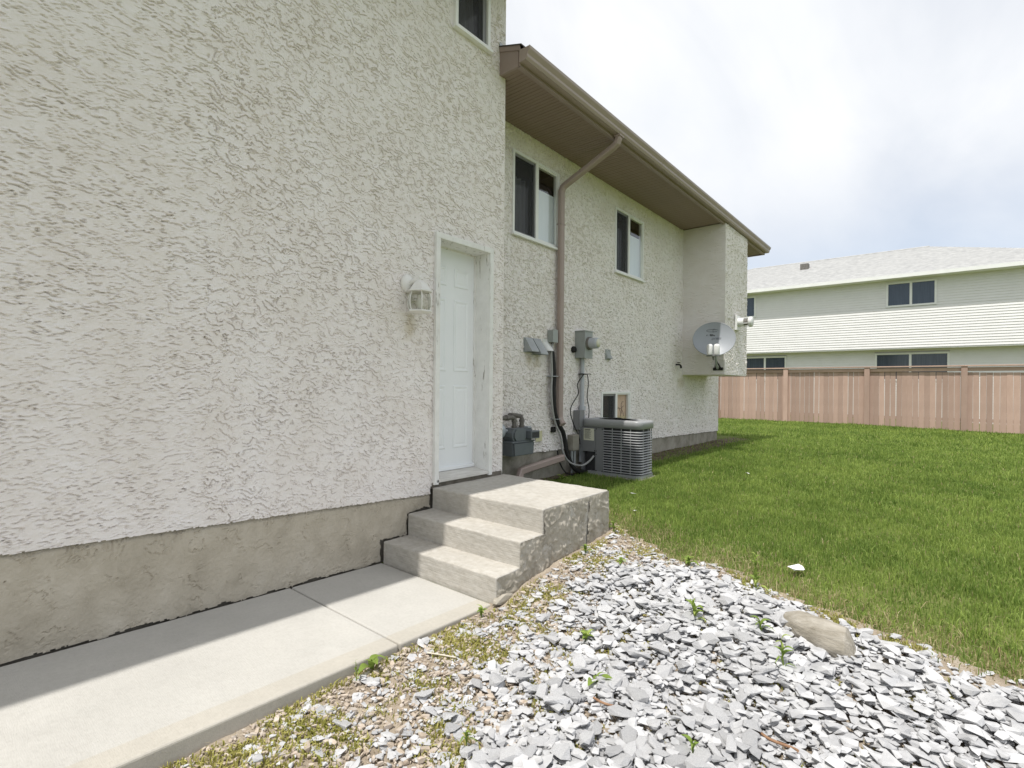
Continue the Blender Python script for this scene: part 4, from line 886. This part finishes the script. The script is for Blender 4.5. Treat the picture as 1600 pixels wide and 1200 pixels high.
lg.add(v_, [(i*NS_+k, i*NS_+(k+1) % NS_, (i+1)*NS_+(k+1) % NS_, (i+1)*NS_+k) for i in range(len(LX)-1) for k in range(NS_)], True)
lg.add(v_[:NS_], [tuple(range(NS_))])
lo = lg.build('boulder', m_log)
tag(lo, 'rounded grey-tan boulder at the right edge of the gravel', 'boulder')

# ------------------------------------------------------------------ stones
def chip_mesh(i, flat=.25, npt=13, name='stone'):
    r_ = random.Random(100+i); bm = bmesh.new(); el = r_.uniform(1.15, 1.9)
    for k in range(npt):
        a = r_.uniform(0, 2*math.pi); rr = r_.uniform(.75, 1.0); h = r_.choice([-1, 1])*r_.uniform(.5, 1)*flat
        q = rr*(1 if abs(h) < flat*.8 else r_.uniform(.55, .95))
        bm.verts.new((q*math.cos(a)*el**.5, q*math.sin(a)/el**.5, h+.12*math.cos(a)))
    res = bmesh.ops.convex_hull(bm, input=bm.verts[:])
    bmesh.ops.delete(bm, geom=[e for e in res['geom_interior'] if isinstance(e, bmesh.types.BMVert)], context='VERTS')
    bmesh.ops.triangulate(bm, faces=bm.faces[:])
    me = bpy.data.meshes.new(name); bm.to_mesh(me); bm.free(); return me
chips = [chip_mesh(i) for i in range(16)]
for c in chips: c.materials.append(m_slate)
camv = np.array([3.344, 0, 1.379])
def slate_density(x, y):
    lim = np.interp(y, [-1, .6, 1.25, 2.2, 3.0, 3.9], [2.6, 2.38, 2.14, 1.88, 1.80, 1.78])
    return .20+.80*sstep(lim-.62, lim+.25, x+.26*gn(x*4, y*4, 301))*sstep(-.02, .32, edge_y(x)-y)
rs = np.random.RandomState(5)
HM = np.zeros((420, 720)); HX0, HY0, HC = 1.0, -2.6, .01
rocks = []
ncand = 33000
cx = rs.uniform(1.19, 4.6, ncand); cy = rs.uniform(-.6, 4.3, ncand)
keep = (cy < edge_y(cx)+.02) & (rs.rand(ncand) < slate_density(cx, cy))
keep &= ~((cx < 1.235) & (cy > 2.44))
# outside the picture the bed is thinned
d_ = (cx-3.344)*(-math.sin(TH))+cy*math.cos(TH); l_ = (cx-3.344)*math.cos(TH)+cy*math.sin(TH)
keep &= (d_ > .9) & (np.abs(l_) < d_*1.12+.3)
cx, cy = cx[keep], cy[keep]; cden = slate_density(cx, cy)
for i in range(len(cx)):
    x, y_ = cx[i], cy[i]
    s_ = .5*np.clip(rs.lognormal(math.log(.047), .44), .016, .115)
    s_ *= .68+.32*cden[i]
    t_ = s_*.36
    a, b = int((x-HX0-s_*.7)/HC), int((x-HX0+s_*.7)/HC)+1; c, d = int((y_-HY0-s_*.7)/HC), int((y_-HY0+s_*.7)/HC)+1
    patch = HM[a:b, c:d]
    if patch.size == 0: continue
    h = float(patch.mean())
    if h > .05: h = .05*rs.rand()
    HM[a:b, c:d] = np.maximum(patch, h+t_*1.1)
    rocks.append((x, y_, h, s_, rs.uniform(0, 2*math.pi), rs.normal(0, .10), rs.normal(0, .10), rs.randint(16)))
RKv = np.array([(x, y_, s_) for (x, y_, h, s_, *_r) in rocks]); RKz = gz(RKv[:, 0], RKv[:, 1])
dd = (RKv[:, 0]-3.344)*(-math.sin(TH))+RKv[:, 1]*math.cos(TH); ll = (RKv[:, 0]-3.344)*math.cos(TH)+RKv[:, 1]*math.sin(TH)
vis = (np.abs(ll/dd) < .55) & (1.40/dd < .735)
size = np.where(vis, RKv[:, 2]/dd, 0)
big = set(np.argsort(-size)[:300].tolist())
def rock_matrix(r, gz_):
    x, y_, h, s_, a, tx, ty, vi = r
    return Matrix.Translation((x, y_, float(gz_)+.006+h+s_*.22)) @ Matrix.Rotation(tx, 4, 'X') @ Matrix.Rotation(ty, 4, 'Y') @ Matrix.Rotation(a, 4, 'Z') @ Matrix.Scale(s_, 4)
cV = [np.array([v.co[:] for v in c.vertices]) for c in chips]; cF = [np.array([p.vertices[:] for p in c.polygons]) for c in chips]
bv, bf, bt = [], [], []; off = 0
for i, r_ in enumerate(rocks):
    m4 = rock_matrix(r_, RKz[i])
    if i in big:
        o = bpy.data.objects.new('stone', chips[r_[7]]); COL.objects.link(o); o.matrix_world = m4
        tag(o, 'pale grey angular slate chip lying loose in the gravel bed', 'stone', 'slate chips in the gravel bed')
    else:
        A = np.array(m4); V0 = cV[r_[7]] @ A[:3, :3].T + A[:3, 3]; bv.append(V0); bf.append(cF[r_[7]]+off); off += len(V0); bt.append(np.full(len(V0), rs.rand()))
def tri_obj(name, V, F, tone, mat, label=None, cat=None, smooth=False):
    me = npmesh(name, V, F, smooth); at = me.attributes.new('tone', 'FLOAT', 'POINT'); at.data.foreach_set('value', np.asarray(tone, np.float32))
    return tag(link(name, me, mat), label, cat, kind='stuff')
fx, fy = rs.uniform(1.3, 4.4, 26000), rs.uniform(-.3, 4.0, 26000)      # fines lying in the gaps
fd = (fx-3.344)*(-math.sin(TH))+fy*math.cos(TH); fl = (fx-3.344)*math.cos(TH)+fy*math.sin(TH)
fk = (fy < edge_y(fx)) & (rs.rand(26000) < .75*slate_density(fx, fy)) & (fd > 1.2) & (np.abs(fl) < fd*.62)
fx, fy = fx[fk][:9000], fy[fk][:9000]; fz = gz(fx, fy)
for x, y_, z_ in zip(fx, fy, fz):
    vi = rs.randint(16); s_ = .5*rs.uniform(.012, .026); a = rs.uniform(0, 6.28); ca, sa = math.cos(a), math.sin(a)
    V0 = cV[vi]*s_*np.array([1, 1, 1.6]); V0 = np.stack([V0[:, 0]*ca-V0[:, 1]*sa+x, V0[:, 0]*sa+V0[:, 1]*ca+y_, V0[:, 2]+z_+.012+rs.uniform(0, .022)], -1)
    bv.append(V0); bf.append(cF[vi]+off); off += len(V0); bt.append(np.full(len(V0), rs.rand()))
tri_obj('gravel', np.concatenate(bv), np.concatenate(bf), np.concatenate(bt), m_slate2, 'bed of small pale grey slate chips beside the walk', 'gravel')
# small tan pebbles in the bare strip along the walk
pv, pf, pt = [], [], []; off = 0
pebm = [chip_mesh(50+i, .6, 16, 'pebble') for i in range(6)]
pV = [np.array([v.co[:] for v in c.vertices]) for c in pebm]; pF = [np.array([p.vertices[:] for p in c.polygons]) for c in pebm]
qx, qy = rs.uniform(1.17, 2.6, 40000), rs.uniform(-.4, 4.05, 40000)
kk = ~((qy > edge_y(qx)-.02) | ((qx < 1.24) & (qy > 2.45))) & (rs.rand(40000) < 1.05-slate_density(qx, qy)*.85)
qx, qy = qx[kk][:8500], qy[kk][:8500]; qz = gz(qx, qy)
for x, y_, z_ in zip(qx, qy, qz):
    s_ = .5*np.clip(rs.lognormal(math.log(.015), .45), .006, .04); a = rs.uniform(0, 6.28); i = rs.randint(6); ca, sa = math.cos(a), math.sin(a)
    V0 = pV[i]*s_; V0 = np.stack([V0[:, 0]*ca-V0[:, 1]*sa+x, V0[:, 0]*sa+V0[:, 1]*ca+y_, V0[:, 2]+z_+.012+s_*.3], -1)
    pv.append(V0); pf.append(pF[i]+off); off += len(V0); pt.append(np.full(len(V0), rs.rand()))
tri_obj('pebbles', np.concatenate(pv), np.concatenate(pf), np.concatenate(pt), m_pebble, 'small tan pebbles in the dirt strip along the walk', 'pebbles')

# ------------------------------------------------------------------ grass and weeds
def blades(name, x, y, h, w, mat, label, cat, seed, lean=.55, z=None):
    r_ = np.random.RandomState(seed); n = len(x); z = gz(x, y) if z is None else z
    a = r_.uniform(0, 2*np.pi, n); la = r_.uniform(0, 2*np.pi, n); lm_ = np.abs(r_.normal(0, lean, n))*h
    wx, wy = np.cos(a)*w/2, np.sin(a)*w/2; lx_, ly_ = np.cos(la)*lm_, np.sin(la)*lm_
    b0 = np.stack([x-wx, y-wy, z-.01], -1); b1 = np.stack([x+wx, y+wy, z-.01], -1)
    m0 = np.stack([x-wx*.8+lx_*.35, y-wy*.8+ly_*.35, z+h*.6], -1); m1 = np.stack([x+wx*.8+lx_*.35, y+wy*.8+ly_*.35, z+h*.6], -1)
    tp = np.stack([x+lx_, y+ly_, z+h*np.clip(1.05-.35*lm_/h, .55, 1)], -1)
    V = np.stack([b0, b1, m0, m1, tp], 1).reshape(-1, 3); i = np.arange(n)*5
    F = np.concatenate([np.stack([i, i+1, i+3], -1), np.stack([i, i+3, i+2], -1), np.stack([i+2, i+3, i+4], -1)])
    tone = np.clip(.45+.30*gn(x*.7, y*.7, seed+1)+.3*gn(x*2.3, y*2.3, seed+4)+.25*gn(x*6, y*6, seed+2)+r_.normal(0, .24, n), 0, 1)
    return tri_obj(name, V, F, np.repeat(tone, 5), mat, label, cat)
gs = np.random.RandomState(21)
def lawn_pts(n, y0, y1, x0, x1):
    x = gs.uniform(x0, x1, n); y = gs.uniform(y0, y1, n); l = (x-3.344)*math.cos(TH)+y*math.sin(TH); d = (x-3.344)*(-math.sin(TH))+y*math.cos(TH)
    k = (y > edge_y(np.clip(x, .9, 4.6))-.05+gs.uniform(-.09, .12, n)) & (np.abs(l) < d*1.06+.5) & (x > -.5) & ~((x > -.52) & (x < .5) & (y > 5.99) & (y < 6.56)) & ~((x < 1.2) & (y < 3.93))
    soil = (x < -.34+.08*gn(y*2, y*0, 4)+.30*sstep(6.2, 8.5, y)) & (y < 13)
    k &= ~(soil & (gs.rand(n) > .22))
    return x[k], y[k]
X_, Y_ = [], []; H_, W_ = [], []
for (n, y0, y1, x0, x1, h, w) in ((85000, 3.2, 6.2, -.5, 4.4, .042, .0048), (62000, 6.2, 9.5, -.5, 4.9, .045, .0068), (38000, 9.5, 14, -.5, 5.4, .05, .010), (34000, 14, 20.7, -4.5, 6.4, .055, .016)):
    a, b = lawn_pts(n, y0, y1, x0, x1) if y0 < 13 else (None, None)
    if a is None:
        a = gs.uniform(x0, x1, n); b = gs.uniform(y0, y1, n)
    X_.append(a); Y_.append(b); H_.append(h*gs.lognormal(0, .30, len(a))*(1+.35*gn(a*2.2, b*2.2, 77)+.25*gn(a*7, b*7, 78))); W_.append(np.full(len(a), w))
X_, Y_, H_, W_ = map(np.concatenate, (X_, Y_, H_, W_))
fr_ = (Y_-edge_y(np.clip(X_, .9, 4.6)))
dry = (gs.rand(len(X_)) < np.clip(.75-fr_*1.3, .035, .75)) & (Y_ < 14)
blades('grass', X_[~dry], Y_[~dry], H_[~dry], W_[~dry], m_grass, 'mown green lawn grass beside the house', 'grass', 31)
blades('dry_grass', X_[dry], Y_[dry], H_[dry]*.8, W_[dry], m_drygrass, 'dry straw-coloured grass along the edge of the gravel', 'dry grass', 33, .9)
# creeping yellow-green weed and dead moss in the bare strip
n = 120000; x = gs.uniform(1.17, 3.4, n); y = gs.uniform(-.3, 4.1, n)
pn = gn(x*3.2, y*3.2, 41)+.6*gn(x*9, y*9, 42)
k = (y < edge_y(x)) & (gs.rand(n) < np.clip((1.15-slate_density(x, y))*1.1, 0, 1)*sstep(-.35, .45, pn)+.26*sstep(.1, .55, pn)) & ~((x < 1.23) & (y > 2.44))
x, y = x[k], y[k]
blades('creeping_weed', x, y, gs.uniform(.008, .022, len(x)), gs.uniform(.005, .010, len(x)), m_moss, 'creeping yellow-green weed between the pebbles', 'ground cover', 43, 1.0, gz(x, y)+.015)
n = 14000; x = gs.uniform(1.17, 2.4, n); y = gs.uniform(-.3, 4.1, n)
k = (y < edge_y(x)) & (gs.rand(n) < (1.1-slate_density(x, y))*.8*sstep(-.2, .5, gn(x*4, y*4, 48))) & ~((x < 1.23) & (y > 2.44)); x, y = x[k], y[k]
blades('dead_stems', x, y, gs.uniform(.006, .02, len(x)), gs.uniform(.002, .004, len(x)), m_drygrass, 'dry brown stems lying in the dirt strip', 'dry grass', 49, 2.2, gz(x, y)+.016)

def leaf_mesh(L, W, curl, seed):
    r_ = random.Random(seed); v_ = []; f_ = []; n = 6
    for i in range(n+1):
        t = i/n; w = W*math.sin(math.pi*min(.97, .08+t*.9))**.8; zz = curl*L*(t-.9*t*t)*1.6
        v_ += [(t*L, -w/2, zz+.25*w), (t*L, 0, zz), (t*L, w/2, zz+.25*w)]
    for i in range(n):
        for k in range(2): f_.append((i*3+k, i*3+3+k, i*3+4+k, i*3+1+k))
    m_ = MB().add(v_, f_, True); me = m_.mesh('leaf'); me.materials.append(m_weed)
    at = me.attributes.new('tone', 'FLOAT', 'POINT'); at.data.foreach_set('value', np.full(len(me.vertices), r_.random(), np.float32)); return me
leaves = [leaf_mesh(1, .36, .8, 1), leaf_mesh(1, .24, 1.0, 2), leaf_mesh(1, .5, .6, 3), leaf_mesh(1, .16, 1.2, 4)]
def weed(x, y, label, n=6, L=.06, kind=0, stem=0.0, seed=0):
    z = float(gz(x, y))+.02; t = thing('weed', label, 'weed', (x, y, z)); r_ = random.Random(seed)
    if stem > 0:
        lx_, ly_ = r_.uniform(-.15, .15)*stem, r_.uniform(-.15, .15)*stem
        sm = MB().tube([(0, 0, -.02), (lx_*.4, ly_*.4, stem*.5), (lx_, ly_, stem)], [.0028, .0024, .0015], 6).mesh('stem'); sm.materials.append(m_weed)
        at = sm.attributes.new('tone', 'FLOAT', 'POINT'); at.data.foreach_set('value', np.full(len(sm.vertices), .5, np.float32))
        o = bpy.data.objects.new('stem', sm); COL.objects.link(o); o.parent = t
    for i in range(n):
        o = bpy.data.objects.new('leaf', leaves[(kind+i//3) % 4]); COL.objects.link(o); o.parent = t
        q = (i+.5)/n; a = i*2.4+r_.uniform(-.4, .4); l = L*r_.uniform(.7, 1.25)*(1-.45*q if stem else 1)
        o.location = (0, 0, stem*q if stem else 0) if not stem else (lx_*q, ly_*q, stem*q)
        o.rotation_euler = (0, -r_.uniform(.1, .7)-(.4*q if stem else 0), a); o.scale = (l, l, l)
    return t
WEEDS = [(1.20, 1.53, 'broad-leaved weed at the outer edge of the walk', 5, .075, 2, 0, 1),
 (1.215, 2.30, 'leafy green tuft where the walk meets the bottom step', 9, .06, 0, .03, 2),
 (1.235, 1.42, 'spindly weed sprig at the edge of the walk near the broad-leaved weed', 8, .03, 1, .09, 3),
 (2.30, 2.88, 'weed with pointed leaves in the middle of the slate bed', 7, .085, 1, .10, 4),
 (2.12, 2.98, 'round-leaved seedling in the slate just left of the pointed weed', 4, .055, 2, .02, 5),
 (2.10, 2.15, 'single yellow-green broad leaf lying on the slate', 3, .075, 2, 0, 6),
 (2.78, 2.72, 'tall narrow-leaved weed at the right of the slate bed', 8, .085, 3, .16, 7),
 (2.47, 3.45, 'upright weed with paired leaves at the lawn edge', 12, .075, 1, .20, 8),
 (1.98, 3.62, 'low green weed clump where dry grass meets slate', 10, .07, 0, .03, 9),
 (1.86, 2.45, 'bright green weed rosette in the left part of the slate', 6, .07, 0, .02, 10),
 (1.93, 1.45, 'small grey-green weed low in the slate near the front', 6, .055, 3, .05, 11),
 (2.62, 1.98, 'thin weed seedling at the lower right of the slate', 5, .065, 3, .06, 12),
 (1.30, 3.35, 'ragged weed at the base of the steps near the landing', 9, .055, 0, .04, 13),
 (1.26, 3.86, 'grassy weed at the outer back corner of the landing', 10, .06, 3, .06, 14),
 (1.62, 3.30, 'light green weed spreading on pebbles beyond the steps', 10, .06, 0, .03, 15),
 (2.62, 2.95, 'pair of slender leaves standing in slate near the boulder', 4, .085, 3, .06, 16),
 (-.20, 5.25, 'leafy weed under the downspout extension', 9, .09, 0, .06, 17)]
for (x, y, lab, n, L, kd, stm, sd_) in WEEDS: weed(x, y, lab, n+1, L*1.1, kd, stm, sd_)
# stray bits
def twig(name, pts, r, mat, label, cat): return cable(name, [(x, y, float(gz(x, y))+dz) for x, y, dz in pts], r, mat, label, cat)
m_twig = mk('dry_twig', [(.22, .12, .07), (.33, .2, .12)], 20, 4, .9)
m_straw = mk('bleached_straw', [(.55, .5, .4), (.65, .6, .5)], 20, 4, .9)
twig('twig', [(2.78, 2.28, .05), (2.83, 2.25, .055), (2.90, 2.26, .05), (2.93, 2.24, .06)], .006, m_twig, 'short reddish twig on the slate at lower right', 'twig')
twig('twig', [(2.16, 2.02, .05), (2.22, 2.01, .055), (2.29, 2.04, .05)], .005, m_twig, 'thin brown twig lying across slate chips near the front', 'twig')
twig('straw', [(1.30, 1.80, .03), (1.36, 1.83, .03), (1.44, 1.87, .028)], .004, m_straw, 'bleached straw stalk in the dirt beside the walk joint', 'straw')
def flake(x, y, s, label, seed, z=.05):
    me = chip_mesh(200+seed, .12, 12, 'paper_scrap'); me.materials.append(m_vinyl); o = bpy.data.objects.new('white_flake', me); COL.objects.link(o)
    o.location = (x, y, float(gz(x, y))+z); o.scale = (s, s, s); o.rotation_euler = (.3, .2, seed); tag(o, label, 'scrap')
flake(2.61, 3.88, .06, 'white flat scrap on the lawn at the right edge', 1, .06)
flake(1.35, 7.4, .05, 'pale scrap on the lawn beyond the air conditioner', 2, .045)
flake(.80, 5.15, .04, 'small white scrap on the grass in front of the air conditioner', 3, .045)
flake(1.15, 4.45, .03, 'tiny white scrap on the grass beside the landing corner', 4, .045)
